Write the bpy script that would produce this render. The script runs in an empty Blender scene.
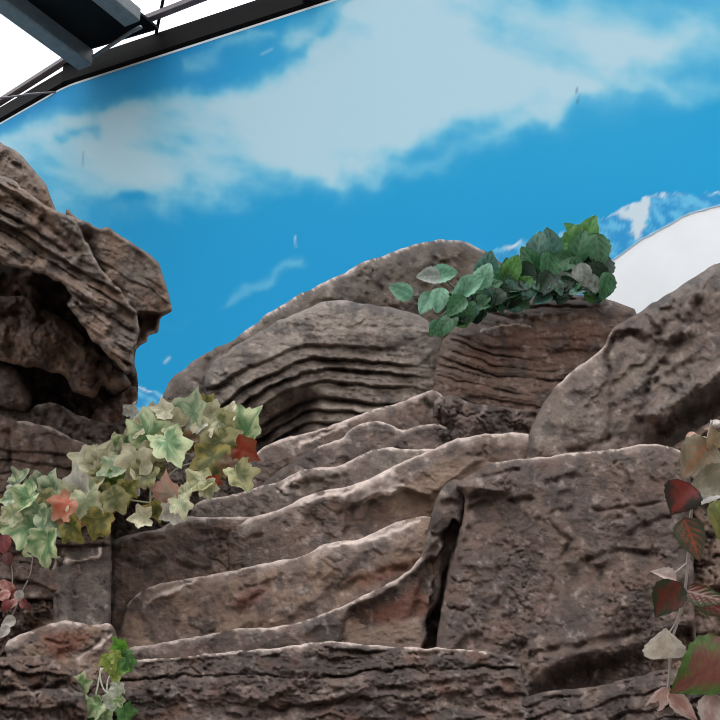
import bpy, math, random
import numpy as np
from mathutils import Vector, Matrix

# ------------------------------------------------------------------ frame of the place
FPX = 1108.0
PITCH = math.radians(20)
CAM = np.array([0.0, 0.0, 1.6])
RGT = np.array([1.0, 0.0, 0.0])
UPV = np.array([0.0, -math.sin(PITCH), math.cos(PITCH)])
FWD = np.array([0.0, math.cos(PITCH), math.sin(PITCH)])
scene = bpy.context.scene
COL = scene.collection
rng = np.random.default_rng(7)
random.seed(7)


def at(u, v, d):
    """point seen in direction (u, v), d metres along the view axis"""
    u, v, d = np.broadcast_arrays(np.asarray(u, float), np.asarray(v, float), np.asarray(d, float))
    return (CAM + d[..., None] * (((u - 360) / FPX)[..., None] * RGT + ((360 - v) / FPX)[..., None] * UPV + FWD))


def D0(v):
    """the sloping bed on which the rocks are stacked: deeper the higher"""
    return 3.55 + (650 - v) * 0.0027


def lin(c):
    c = np.asarray(c, float) / 255.0
    return np.where(c <= 0.04045, c / 12.92, ((c + 0.055) / 1.055) ** 2.4)


# ------------------------------------------------------------------ noise
_perm = np.random.default_rng(11).permutation(4096)
_ga = np.random.default_rng(12).uniform(0, 2 * math.pi, 4096)


def perlin(x, y, seed=0):
    xi = np.floor(x).astype(int); yi = np.floor(y).astype(int)
    xf = x - xi; yf = y - yi
    def g(ix, iy, fx, fy):
        h = _perm[(_perm[(_perm[(ix + seed * 131) & 4095] + iy) & 4095] + seed) & 4095]
        a = _ga[h]
        return np.cos(a) * fx + np.sin(a) * fy
    w = lambda t: t * t * t * (t * (t * 6 - 15) + 10)
    sx, sy = w(xf), w(yf)
    a = g(xi, yi, xf, yf); b = g(xi + 1, yi, xf - 1, yf)
    c = g(xi, yi + 1, xf, yf - 1); d = g(xi + 1, yi + 1, xf - 1, yf - 1)
    return 1.5 * ((a * (1 - sx) + b * sx) * (1 - sy) + (c * (1 - sx) + d * sx) * sy)


def fbm(u, v, scale, octv=4, seed=0, sx=1.0, sy=1.0, gain=0.5):
    x = u / (scale * sx); y = v / (scale * sy)
    o = 0; a = 1.0
    for i in range(octv):
        o = o + a * perlin(x, y, seed + i * 7)
        x = x * 2.03; y = y * 2.03; a *= gain
    return o


def creases(u, v, scale, seed=0, w=0.055):
    """thin wandering fissures"""
    n = perlin(u / scale + 0.35 * fbm(u, v, scale * 0.6, 3, seed + 1), v / scale + 0.35 * fbm(u, v, scale * 0.6, 3, seed + 2), seed)
    m = np.clip(0.2 + 1.6 * perlin(u / (scale * 1.7), v / (scale * 1.7), seed + 4), 0, 1)
    return -np.exp(-(n / w) ** 2) * m


def ridged(u, v, scale, octv=3, seed=0, sx=1.0, sy=1.0):
    """craggy surface: fissures of two sizes and sharp grain"""
    x = u / sx; y = v / sy
    return 2.0 * creases(x, y, scale * 2.6, seed) + 1.3 * creases(x, y, scale * 1.1, seed + 11, 0.08) + 0.75 * fbm(x, y, scale * 0.55, 4, seed + 23, gain=0.68)


def facets(u, v, scale, seed=0, sx=1.0, sy=1.0, soft=0.22):
    """chiselled facets at three sizes"""
    wu = u + 0.18 * scale * fbm(u, v, scale * 0.5, 3, seed + 3); wv = v + 0.18 * scale * fbm(u, v, scale * 0.5, 3, seed + 6)
    return 0.72 * (facet1(wu, wv, scale, seed, sx, sy, soft) + 0.45 * facet1(wu + 31, wv, scale * 0.43, seed + 1, sx, sy, soft)
            + 0.22 * facet1(wu, wv + 17, scale * 0.19, seed + 2, sx, sy, soft))


def facet1(u, v, scale, seed=0, sx=1.0, sy=1.0, soft=0.35):
    """blended random planes"""
    x = u / (scale * sx); y = v / (scale * sy)
    xi = np.floor(x).astype(int); yi = np.floor(y).astype(int)
    num = 0; den = 0
    for dx in (-1, 0, 1):
        for dy in (-1, 0, 1):
            cx = xi + dx; cy = yi + dy
            h = _perm[(_perm[(cx + seed * 57) & 4095] + cy * 3 + seed) & 4095]
            r1 = _ga[h] / 6.2832; r2 = _ga[(h * 7 + 3) & 4095] / 6.2832
            r3 = _ga[(h * 13 + 5) & 4095]; r4 = _ga[(h * 17 + 9) & 4095] / 6.2832
            px = x - (cx + r1); py = y - (cy + r2)
            w = np.exp(-(px * px + py * py) / (soft * soft))
            num = num + w * (np.cos(r3) * px * 1.2 + np.sin(r3) * py * 1.2 + (r4 - 0.5) * 0.8)
            den = den + w
    return num / (den + 1e-9)


def seg_dist(P, A, B):
    """distance of points P (n,2) to the nearest of segments A-B, with the nearest point"""
    best = np.full(len(P), 1e18); near = np.zeros_like(P)
    ch = max(1, int(4_000_000 / max(1, len(A))))
    AB = B - A; L2 = (AB ** 2).sum(1) + 1e-12
    for s in range(0, len(P), ch):
        p = P[s:s + ch, None, :]
        t = np.clip(((p - A) * AB).sum(2) / L2, 0, 1)
        q = A + t[..., None] * AB
        d = ((p - q) ** 2).sum(2)
        k = d.argmin(1); r = np.arange(len(k))
        best[s:s + ch] = d[r, k]; near[s:s + ch] = q[r, k]
    return np.sqrt(best), near


def line_dist(u, v, pts):
    pts = np.asarray(pts, float)
    d, _ = seg_dist(np.stack([u.ravel(), v.ravel()], 1), pts[:-1], pts[1:])
    return d.reshape(u.shape)


def inside(P, poly):
    x, y = P[:, 0], P[:, 1]
    c = np.zeros(len(P), bool)
    n = len(poly)
    for i in range(n):
        x1, y1 = poly[i]; x2, y2 = poly[(i + 1) % n]
        if y1 == y2:
            continue
        m = ((y1 > y) != (y2 > y)) & (x < (x2 - x1) * (y - y1) / (y2 - y1) + x1)
        c ^= m
    return c


def sdf(u, v, poly):
    poly = np.asarray(poly, float)
    P = np.stack([u.ravel(), v.ravel()], 1)
    d, _ = seg_dist(P, poly, np.roll(poly, -1, 0))
    return np.where(inside(P, poly), d, -d).reshape(u.shape)


def sm(x, a, b):
    t = np.clip((x - a) / (b - a), 0, 1)
    return t * t * (3 - 2 * t)


def rough_outline(poly, seed, jit, seg=5.0, passes=1):
    P = np.asarray(poly, float)
    out = []
    n = len(P)
    for i in range(n):
        a, b = P[i], P[(i + 1) % n]
        k = max(1, int(np.hypot(*(b - a)) / seg))
        for j in range(k):
            out.append(a + (b - a) * j / k)
    Q = np.array(out)
    for _ in range(passes):
        Q = 0.5 * Q + 0.25 * np.roll(Q, 1, 0) + 0.25 * np.roll(Q, -1, 0)
    Q[:, 0] += jit * fbm(Q[:, 0], Q[:, 1], 11, 3, seed)
    Q[:, 1] += jit * fbm(Q[:, 0], Q[:, 1], 11, 3, seed + 90)
    return Q


# ------------------------------------------------------------------ relief pieces (all in pixel-sized units of the rock's own distance)
def crack(u, v, pts, w, depth, seed=0):
    wob = 3.0 * fbm(u, v, 16, 2, seed + 3)
    d = line_dist(u + wob, v + wob * 0.7, pts)
    m = np.clip(0.75 + 0.8 * fbm(u, v, 20, 2, seed + 5), 0.15, 1.4)
    return -depth * m * np.exp(-(d / w) ** 2)


def ridge(u, v, pts, w, h, seed=0):
    wob = 3.0 * fbm(u, v, 18, 2, seed + 3)
    d = line_dist(u + wob, v + wob, pts)
    return h * np.exp(-(d / w) ** 2)


def patch(u, v, poly, h, w, seed=0, wob=3.0):
    s = sdf(u + wob * fbm(u, v, 14, 3, seed), v + wob * fbm(u, v, 14, 3, seed + 31), poly)
    return h * sm(s, -w, w)


def layers(t, bounds, crev, prot=None, mod=1.0, top=0.5):
    """rock beds: each bulges out and is undercut at its foot. t grows downwards."""
    b = np.asarray(bounds, float)
    i = np.clip(np.searchsorted(b, t) - 1, 0, len(b) - 2)
    f = np.clip((t - b[i]) / (b[i + 1] - b[i]), 0, 1)
    h = crev * mod * (np.minimum(f / 0.88, 1) ** top - 1 - np.clip((f - 0.88) / 0.12, 0, 1) - 0.35 * np.exp(-(np.minimum(f, 1 - f) / 0.10) ** 2))
    if prot is not None:
        h = h + np.asarray(prot)[i]
    return h


def beds(t, t0, t1, period, crev, prot, seed, mod=1.0, top=0.5):
    r = np.random.default_rng(seed)
    b = [t0 - 40]
    while b[-1] < t1 + 40:
        b.append(b[-1] + period * r.uniform(0.45, 1.7))
    return layers(t, b, crev, r.uniform(-prot, prot, len(b)), mod, top)


def mixc(c1, c2, f):
    return c1 + (c2 - c1) * np.clip(f, 0, 1)[..., None]


# ------------------------------------------------------------------ materials
def new_mat(name):
    m = bpy.data.materials.new(name); m.use_nodes = True
    nt = m.node_tree
    return m, nt, nt.nodes['Principled BSDF']


def rock_material(name, rough=0.64, bump=1.0, fine=220.0):
    m, nt, b = new_mat(name)
    N = nt.nodes; L = nt.links
    at_ = N.new('ShaderNodeAttribute'); at_.attribute_name = 'tint'
    tc = N.new('ShaderNodeTexCoord')
    n1 = N.new('ShaderNodeTexNoise'); n1.inputs['Scale'].default_value = 38; n1.inputs['Detail'].default_value = 10; n1.inputs['Roughness'].default_value = 0.78
    n2 = N.new('ShaderNodeTexNoise'); n2.inputs['Scale'].default_value = fine; n2.inputs['Detail'].default_value = 4
    v = N.new('ShaderNodeTexVoronoi'); v.inputs['Scale'].default_value = 95
    for n in (n1, n2, v):
        L.new(tc.outputs['Object'], n.inputs['Vector'])
    mr = N.new('ShaderNodeMapRange'); mr.inputs['From Min'].default_value = 0.3; mr.inputs['From Max'].default_value = 0.7
    mr.inputs['To Min'].default_value = 0.6; mr.inputs['To Max'].default_value = 1.42
    L.new(n1.outputs['Fac'], mr.inputs['Value'])
    mx = N.new('ShaderNodeMix'); mx.data_type = 'RGBA'; mx.blend_type = 'MULTIPLY'; mx.inputs['Factor'].default_value = 1
    L.new(at_.outputs['Color'], mx.inputs['A']); L.new(mr.outputs['Result'], mx.inputs['B'])
    L.new(mx.outputs['Result'], b.inputs['Base Color'])
    ad = N.new('ShaderNodeMath'); ad.operation = 'MULTIPLY_ADD'; ad.inputs[1].default_value = 0.35
    L.new(n2.outputs['Fac'], ad.inputs[0]); L.new(n1.outputs['Fac'], ad.inputs[2])
    bp = N.new('ShaderNodeBump'); bp.inputs['Strength'].default_value = bump; bp.inputs['Distance'].default_value = 0.018
    L.new(ad.outputs[0], bp.inputs['Height']); L.new(bp.outputs['Normal'], b.inputs['Normal'])
    b.inputs['Roughness'].default_value = rough
    b.inputs['Specular IOR Level'].default_value = 0.35
    return m


M_ROCK = rock_material('painted_cement_rock')


def plain_material(name, rgb, rough=0.6, metal=0.0, var=0.15, scale=12.0, bump=0.1):
    m, nt, b = new_mat(name)
    N = nt.nodes; L = nt.links
    tc = N.new('ShaderNodeTexCoord')
    n1 = N.new('ShaderNodeTexNoise'); n1.inputs['Scale'].default_value = scale; n1.inputs['Detail'].default_value = 6
    L.new(tc.outputs['Object'], n1.inputs['Vector'])
    r = N.new('ShaderNodeValToRGB')
    c = lin(rgb)
    r.color_ramp.elements[0].color = (*(c * (1 - var)), 1); r.color_ramp.elements[0].position = 0.3
    r.color_ramp.elements[1].color = (*np.clip(c * (1 + var), 0, 1), 1); r.color_ramp.elements[1].position = 0.7
    L.new(n1.outputs['Fac'], r.inputs['Fac']); L.new(r.outputs['Color'], b.inputs['Base Color'])
    bp = N.new('ShaderNodeBump'); bp.inputs['Strength'].default_value = bump; bp.inputs['Distance'].default_value = 0.004
    L.new(n1.outputs['Fac'], bp.inputs['Height']); L.new(bp.outputs['Normal'], b.inputs['Normal'])
    b.inputs['Roughness'].default_value = rough; b.inputs['Metallic'].default_value = metal
    return m


def leaf_material(name, rough=0.5, trans=0.25):
    m, nt, b = new_mat(name)
    N = nt.nodes; L = nt.links
    a = N.new('ShaderNodeAttribute'); a.attribute_name = 'tint'
    tc = N.new('ShaderNodeTexCoord')
    n = N.new('ShaderNodeTexNoise'); n.inputs['Scale'].default_value = 160; n.inputs['Detail'].default_value = 4
    L.new(tc.outputs['Object'], n.inputs['Vector'])
    mr = N.new('ShaderNodeMapRange'); mr.inputs['To Min'].default_value = 0.75; mr.inputs['To Max'].default_value = 1.25
    L.new(n.outputs['Fac'], mr.inputs['Value'])
    mx = N.new('ShaderNodeMix'); mx.data_type = 'RGBA'; mx.blend_type = 'MULTIPLY'; mx.inputs['Factor'].default_value = 1
    L.new(a.outputs['Color'], mx.inputs['A']); L.new(mr.outputs['Result'], mx.inputs['B'])
    L.new(mx.outputs['Result'], b.inputs['Base Color'])
    bp = N.new('ShaderNodeBump'); bp.inputs['Strength'].default_value = 0.25; bp.inputs['Distance'].default_value = 0.003
    L.new(n.outputs['Fac'], bp.inputs['Height']); L.new(bp.outputs['Normal'], b.inputs['Normal'])
    b.inputs['Roughness'].default_value = rough
    tr = N.new('ShaderNodeBsdfTranslucent'); L.new(mx.outputs['Result'], tr.inputs['Color'])
    ms = N.new('ShaderNodeMixShader'); ms.inputs['Fac'].default_value = trans
    L.new(b.outputs['BSDF'], ms.inputs[1]); L.new(tr.outputs['BSDF'], ms.inputs[2])
    L.new(ms.outputs['Shader'], N['Material Output'].inputs['Surface'])
    return m


M_LEAF = leaf_material('fabric_leaf')
M_STEM = leaf_material('plastic_stem', 0.5, 0.0)


# ------------------------------------------------------------------ objects
def tag(o, label=None, cat=None, group=None, kind=None):
    if label: o['label'] = label
    if cat: o['category'] = cat
    if group: o['group'] = group
    if kind: o['kind'] = kind
    return o


def empty(name, loc):
    o = bpy.data.objects.new(name, None); COL.objects.link(o)
    o.location = Vector(loc); o.empty_display_size = 0.1
    return o


def link_mesh(name, V, faces, mat, parent=None, tint=None, smooth=True):
    V = np.asarray(V, float)
    org = np.array([V[:, 0].mean(), V[:, 1].mean(), V[:, 2].min()]) if parent is None else np.array(parent.location)
    me = bpy.data.meshes.new(name)
    me.from_pydata((V - org).tolist(), [], [list(map(int, f)) for f in faces])
    me.materials.append(mat)
    if smooth:
        me.polygons.foreach_set('use_smooth', np.ones(len(me.polygons), bool))
    if tint is not None:
        ca = me.color_attributes.new('tint', 'FLOAT_COLOR', 'POINT')
        rgba = np.ones((len(V), 4), np.float32); rgba[:, :3] = tint
        ca.data.foreach_set('color', rgba.ravel())
    me.update()
    o = bpy.data.objects.new(name, me); COL.objects.link(o)
    if parent is None:
        o.location = Vector(org)
    else:
        o.parent = parent
    return o


def gridlines(a, b, step):
    """fine inside the frame, growing coarser outside"""
    lo, hi = -14.0, 734.0
    x = list(np.arange(max(a, lo), min(b, hi) + step * 0.5, step))
    if b > hi:
        s = step; c = x[-1] if x else max(a, hi)
        while c < b:
            s = min(s * 1.35, 40); c += s; x.append(c)
    if a < lo:
        s = step; c = x[0]
        pre = []
        while c > a:
            s = min(s * 1.35, 40); c -= s; pre.append(c)
        x = pre[::-1] + x
    return np.array(x)


def rock(name, poly, off, relief, colour, R=22, B=14, T=0.4, lean=None, yaw=0.0, seed=1, step=1.25, jit=1.4, parent=None, passes=1, round_pow=1.0):
    """one solid rock. off: metres behind the common bed; relief(u, v, s) -> px towards the viewer; colour(u, v, s, h) -> linear rgb"""
    Q = rough_outline(poly, seed, jit, 5.0, passes)
    us = gridlines(Q[:, 0].min() - 1, Q[:, 0].max() + 1, step)
    vs = gridlines(Q[:, 1].min() - 1, Q[:, 1].max() + 1, step)
    U, V = np.meshgrid(us, vs)
    P = np.stack([U.ravel(), V.ravel()], 1)
    ins = inside(P, Q)
    ni = len(vs); nj = len(us)
    I = ins.reshape(ni, nj)
    cell = I[:-1, :-1] & I[1:, :-1] & I[:-1, 1:] & I[1:, 1:]
    ci, cj = np.nonzero(cell)
    a = ci * nj + cj; b = a + 1; c = a + nj + 1; d = a + nj
    F = np.stack([a, d, c, b], 1)
    used = np.unique(F); remap = np.full(ni * nj, -1); remap[used] = np.arange(len(used))
    F = remap[F]; P = P[used]
    # border edges
    E = np.concatenate([F[:, [0, 1]], F[:, [1, 2]], F[:, [2, 3]], F[:, [3, 0]]])
    key = E[:, 0] * 10_000_000 + E[:, 1]; rkey = E[:, 1] * 10_000_000 + E[:, 0]
    bord = E[~np.isin(key, rkey)]
    bv = np.unique(bord)
    _, near = seg_dist(P[bv], Q, np.roll(Q, -1, 0))
    P[bv] = near
    dist, _ = seg_dist(P, Q, np.roll(Q, -1, 0))
    u, v = P[:, 0], P[:, 1]
    s = dist
    prof = np.sqrt(np.clip(1 - (1 - np.clip(s / R, 0, 1)) ** 2, 0, 1)) ** round_pow
    h = B * (prof - 1)
    rel = relief(u, v, s)
    h = h + rel * sm(s, -0.5, 7)
    d0 = D0(v) if lean is None else None
    if lean is not None:
        vc, dc, slope = lean
        d0 = dc + slope * (vc - v) * dc / FPX
    below = np.clip(v - 735, 0, None)
    if lean is None:
        d0 = d0 + below * 0.0009
    dep = d0 + off + yaw * (u - Q[:, 0].mean()) * 3.8 / FPX - h * d0 / FPX
    X = at(u, v, dep)
    tint = np.clip(colour(u, v, s, h), 0.004, 0.95)
    # skirt and back
    nb = len(bv); bi = np.full(len(P), -1); bi[bv] = np.arange(nb)
    cen = P[bv].mean(0)
    ring1 = at(u[bv], v[bv], dep[bv] + 0.45 * T)
    uu = u[bv] + (cen[0] - u[bv]) * 0.06; vv = v[bv] + (cen[1] - v[bv]) * 0.06
    ring2 = at(uu, vv, dep[bv] + T)
    n0 = len(P)
    Vx = np.concatenate([X, ring1, ring2])
    Vx[:, 2] = np.maximum(Vx[:, 2], 0.002)
    tint = np.concatenate([tint, tint[bv], tint[bv]])
    e0, e1 = bord[:, 0], bord[:, 1]
    S1 = np.stack([e1, e0, n0 + bi[e0], n0 + bi[e1]], 1)
    S2 = np.stack([n0 + bi[e1], n0 + bi[e0], n0 + nb + bi[e0], n0 + nb + bi[e1]], 1)
    # back face: walk the border loops
    nxt = {}
    for x_, y_ in zip(e0.tolist(), e1.tolist()):
        nxt.setdefault(x_, []).append(y_)
    loops = []
    while nxt:
        st = next(iter(nxt)); cur = st; lp = []
        while cur in nxt:
            lp.append(cur)
            n_ = nxt[cur].pop()
            if not nxt[cur]: del nxt[cur]
            cur = n_
        if len(lp) > 2: loops.append(lp)
    faces = F.tolist() + S1.tolist() + S2.tolist()
    for lp in loops:
        faces.append([n0 + nb + int(bi[k]) for k in lp[::-1]])
    return link_mesh(name, Vx, faces, M_ROCK, parent, tint)


# base colours of the painted cement (albedo); PALE also serves the painted rim highlights
GREY = lin((104, 95, 86)); PALE = lin((208, 198, 190)); BROWN = lin((92, 75, 64)); DARK = lin((58, 49, 44))
MAUVE = lin((94, 80, 73)); RUST = lin((106, 64, 45)); TAN = lin((120, 102, 87)); OLIVE = lin((84, 75, 62))


def paint(a, b, scale=40, seed=0, rust=0.0, brush_hilite=(), brush_hilite_w=4.0, extra=None, sx=1.0, sy=1.0, brush_hilite_c=PALE):
    def f(u, v, s, h):
        n = fbm(u, v, scale, 4, seed, sx, sy)
        c = mixc(np.broadcast_to(a, u.shape + (3,)), b, 0.5 + 1.2 * n)
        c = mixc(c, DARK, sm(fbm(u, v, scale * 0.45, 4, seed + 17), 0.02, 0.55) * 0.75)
        if rust > 0:
            c = mixc(c, RUST, sm(fbm(u, v, scale * 0.8, 3, seed + 41), 0.2, 0.8) * rust)
        c = mixc(c, PALE, sm(fbm(u, v, 14, 5, seed + 61, gain=0.65), 0.2, 1.1) * 0.22)
        for ln in brush_hilite:  # pale dry-brushed edges, brightened to stand for top-light highlights on the rims
            d = line_dist(u + 2 * fbm(u, v, 9, 2, seed), v + 2 * fbm(u, v, 9, 2, seed + 8), ln)
            w = brush_hilite_w * (0.8 + 0.9 * fbm(u, v, 24, 2, seed + 77))
            c = mixc(c, brush_hilite_c, np.clip(1.2 - 1.7 * d / np.maximum(w, 0.5), 0, 1) * 0.9)
            c = mixc(c, brush_hilite_c, np.clip(1 - d / (2.6 * np.maximum(w, 0.5)), 0, 1) * np.clip(0.35 + 0.9 * fbm(u, v, 30, 3, seed + 83), 0, 1) * 0.4)
        if extra is not None:
            c = extra(u, v, s, c)
        return c * np.array([1.02, 0.92, 0.885])
    return f


def rough_relief(seed, big=9, fac=10, fine=2.2, sc=70, fsc=34, sx=1.0, sy=1.0):
    def f(u, v, s):
        return (big * fbm(u, v, sc, 3, seed, sx, sy) + fac * facets(u, v, fsc, seed + 2, sx, sy)
                + fine * ridged(u, v, 13, 3, seed + 4, sx, sy) + 0.7 * fbm(u, v, 4.5, 2, seed + 9))
    return f


exec_later = []
# ------------------------------------------------------------------ setting: ground, walls
H_TOP = 4.4
wdir = np.array([1.485, -0.73]); wdir /= np.linalg.norm(wdir)


def ray_at_z(u, v, z):
    d = ((u - 360) / FPX) * RGT + ((360 - v) / FPX) * UPV + FWD
    return CAM + d * ((z - CAM[2]) / d[2])


W1 = ray_at_z(65, 88, CAM[2] + H_TOP)
W0 = ray_at_z(0, 125, CAM[2] + H_TOP)
w0dir = (W0 - W1)[:2]; w0dir /= np.linalg.norm(w0dir)


def wall_path():
    """plan of the back wall: straight to the far end, a soft bend, then straight past the camera's other side"""
    pts = []
    for t in np.linspace(2.6, 0.12, 24): pts.append(W1[:2] + w0dir * t)
    for t in np.linspace(0, 1, 7)[1:-1]:
        a = W1[:2] + w0dir * 0.12; b = W1[:2]; c = W1[:2] + wdir * 0.12
        pts.append((1 - t) ** 2 * a + 2 * t * (1 - t) * b + t * t * c)
    for t in np.linspace(0.12, 5.6, 48): pts.append(W1[:2] + wdir * t)
    return np.array(pts)


WP = wall_path()
WN = np.zeros_like(WP)
_t = np.gradient(WP, axis=0); _t /= np.linalg.norm(_t, axis=1)[:, None]
WN[:, 0] = _t[:, 1]; WN[:, 1] = -_t[:, 0]      # towards the camera
Z_TOP = CAM[2] + H_TOP

M_WALL = plain_material('white_wall_paint', (240, 243, 246), 0.8, 0, 0.03, 6)
M_FLOOR = plain_material('concrete_floor', (120, 112, 105), 0.8, 0, 0.2, 5)
M_STEEL = plain_material('grey_steel_paint', (112, 117, 119), 0.55, 0.0, 0.15, 20)
M_DARK = plain_material('dark_steel_paint', (16, 16, 17), 0.6, 0.0, 0.25, 14)
M_DARK.node_tree.nodes['Principled BSDF'].inputs['Specular IOR Level'].default_value = 0.1
M_BAR = plain_material('glazing_bar_paint', (120, 112, 116), 0.5, 0.0, 0.12, 20)


def build_wall():
    n = len(WP)
    V = []; F = []
    for off, z in ((0.0, 0.0), (0.0, Z_TOP + 0.02), (-0.2, Z_TOP + 0.02), (-0.2, 0.0)):
        for i in range(n):
            V.append((*(WP[i] + WN[i] * off), z))
    for k in range(4):
        for i in range(n - 1):
            a = k * n + i; b = ((k + 1) % 4) * n + i
            F.append([a, a + 1, b + 1, b])
    F.append([0, n, 2 * n, 3 * n]); F.append([n - 1, 4 * n - 1, 3 * n - 1, 2 * n - 1])
    o = link_mesh('wall_back', V, F, M_WALL, smooth=False)
    tag(o, kind='structure', label='white painted back wall behind the rocks', cat='wall')
    fl = link_mesh('floor', [(-6, -3, 0), (6, -3, 0), (6, 10, 0), (-6, 10, 0), (-6, -3, -0.1), (6, -3, -0.1), (6, 10, -0.1), (-6, 10, -0.1)],
                   [[0, 1, 2, 3], [7, 6, 5, 4], [0, 4, 5, 1], [1, 5, 6, 2], [2, 6, 7, 3], [3, 7, 4, 0]], M_FLOOR, smooth=False)
    tag(fl, kind='structure', label='grey concrete floor of the hall', cat='floor')


build_wall()


def project(X):
    r = X - CAM
    d = r @ FWD
    return 360 + FPX * (r @ RGT) / d, 360 - FPX * (r @ UPV) / d


# ------------------------------------------------------------------ the printed sky mural on the wall
def build_mural():
    L = np.concatenate([[0], np.cumsum(np.linalg.norm(np.diff(WP, axis=0), axis=1))])
    ss = np.arange(0.2, L[-1] - 0.3, 0.013)
    zz = np.arange(2.6, Z_TOP + 0.001, 0.013); zz = np.append(zz, Z_TOP)
    px = np.interp(ss, L, WP[:, 0]); py = np.interp(ss, L, WP[:, 1])
    nx = np.interp(ss, L, WN[:, 0]); ny = np.interp(ss, L, WN[:, 1])
    G = 0.0035
    edge = [(-400, 470), (100, 445), (420, 430), (520, 360), (580, 300), (606, 266), (640, 241), (690, 214), (720, 206), (900, 170)]
    ex = np.array([p[0] for p in edge]); ey = np.array([p[1] for p in edge])
    zq = np.linspace(2.0, Z_TOP, 240)
    zc = []
    for k in range(len(ss)):                       # where the sheet ends: a ragged cut over the white wall
        uu_, vv_ = project(np.stack([np.full(240, px[k]), np.full(240, py[k]), zq], 1))
        g = vv_ - np.interp(uu_, ex, ey)
        zc.append(np.interp(0, -g, zq) if g[-1] < 0 else Z_TOP)
    zc = np.array(zc) + 0.008 * fbm(np.arange(len(ss)) * 1.0, 0.0 * ss, 5, 3, 5)
    nr = 250
    tt = np.linspace(0, 1, nr)
    S, Tt = np.meshgrid(np.arange(len(ss)), tt)
    Zg = zc[S] + (Z_TOP - zc[S]) * Tt
    X = np.stack([px[S] + nx[S] * G, py[S] + ny[S] * G, Zg], -1)
    u, v = project(X.reshape(-1, 3))
    ev = np.interp(u, ex, ey)
    keep = np.ones(S.shape, bool)
    # colours of the print
    sky = mixc(np.broadcast_to(lin((22, 160, 214)), u.shape + (3,)), lin((16, 132, 200)), sm(260 - v - 0.15 * u + 60 * fbm(u, v, 160, 2, 3), 60, 260) * sm(330 - u, 0, 260))
    sky = mixc(sky, lin((18, 154, 212)), sm(v, 150, 260) * 0.7)
    dens = np.zeros_like(u)
    ang = -0.30
    ur = u * math.cos(ang) - v * math.sin(ang); vr = u * math.sin(ang) + v * math.cos(ang)
    wu = u + 16 * fbm(u, v, 80, 5, 21); wv = v + 13 * fbm(u, v, 60, 5, 22)
    strokes = [
        ([(400, 60), (460, 54), (530, 50), (620, 40), (700, 24)], 44, 0.46),
        ([(-20, 165), (150, 140), (300, 110), (450, 90), (600, 70)], 62, 0.28),
        ([(560, 84), (610, 66), (660, 42), (700, 30)], 11, 0.35),
        ([(390, 118), (480, 102), (560, 86), (610, 66)], 24, 0.6),
        ([(330, 182), (400, 174), (450, 162), (510, 130), (560, 108)], 11, 0.5),
        ([(570, 85), (620, 82), (660, 94), (720, 86)], 9, 0.32),
        ([(218, 298), (250, 286), (298, 268)], 7, 0.36),
        ([(180, 62), (230, 45), (270, 34)], 7, 0.38),
        ([(300, 35), (330, 18), (380, -4)], 14, 0.7),
        ([(150, 330), (190, 322)], 6, 0.12),
    ]
    ub = np.interp(u, [-300, 0, 28, 60, 100, 122, 148, 162, 200, 240, 282, 304, 318, 334, 350, 400], [200, 134, 116, 107, 104, 97, 88, 91, 86, 80, 68, 54, 36, 20, 2, -40])
    lb = np.interp(u, [-300, 0, 60, 100, 150, 220, 300, 360, 420, 480, 560], [245, 212, 228, 216, 218, 210, 196, 180, 152, 124, 100])
    ww = 9 * fbm(u, v, 40, 4, 24)
    band = sm(v + ww * 0.7 - ub, -5, 20) * (1 - sm(v + 1.4 * ww - lb, -46, 16)) * (1 - 0.75 * sm(u + 2 * ww, 420, 560))
    dens += 1.12 * band
    for pts, w, k in strokes:
        d = line_dist(wu, wv, pts)
        dens += k * np.exp(-(d / w) ** 2 * 0.9)
    tex = fbm(ur, vr, 90, 5, 31, 1.6, 0.7)
    dens = dens * np.clip(0.95 + 0.55 * tex, 0.2, 1.6)
    hole = np.zeros_like(u)
    for pts, w, k in (([(60, 136), (74, 131), (88, 126)], 8, 0.6), ([(165, 140), (185, 144)], 12, 0.16), ([(118, 206), (136, 196)], 9, 0.5), ([(330, 100), (350, 96)], 12, 0.1), ([(560, 75), (620, 62)], 8, 0.3)):
        hole += k * np.exp(-(line_dist(wu, wv, pts) / w) ** 2)
    dens = np.clip(dens - hole, 0, 1.5)
    c = mixc(sky, lin((116, 198, 226)), sm(dens, 0.0, 0.95))
    c = mixc(c, lin((182, 216, 230)), sm(dens, 0.45, 1.4) * 0.95)
    # snow mountain along the cut
    rid = np.interp(u, [-400, 120, 136, 165, 200, 470, 490, 520, 548, 560, 612, 640, 655, 672, 700, 722, 900], [380, 392, 385, 396, 400, 300, 252, 241, 244, 233, 213, 200, 193, 194, 194, 190, 160])
    rid = rid + 3.5 * fbm(u, v, 13, 4, 44)
    mt = (v > rid) & (u > -400)
    md = v - rid
    tone = fbm(u - v * 0.5, v, 15, 4, 51)
    mc = mixc(np.broadcast_to(lin((28, 128, 200)), u.shape + (3,)), lin((120, 196, 232)), sm(tone, -0.25, 0.6))
    mc = mixc(mc, lin((60, 180, 226)), 0.4 + 0 * u)
    snow = sdf(u + 3 * fbm(u, v, 9, 3, 2), v + 3 * fbm(u, v, 9, 3, 4), [(616, 216), (634, 202), (652, 194), (650, 210), (646, 226), (636, 242), (630, 232), (632, 222)])
    mc = mixc(mc, lin((205, 222, 232)), sm(snow, -2, 3))
    mc = mixc(mc, lin((210, 228, 238)), sm(2.5 - np.abs(md - 1.5), 0, 2) * sm(fbm(u, v, 18, 2, 60), -0.2, 0.4) * 0.8)
    c = np.where(mt[:, None], mc, c)
    # white torn fibre along the cut, scratches
    c = mixc(c, lin((225, 235, 240)), sm(2.2 - (ev - v), 0, 1.5) * 0.7)
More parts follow.
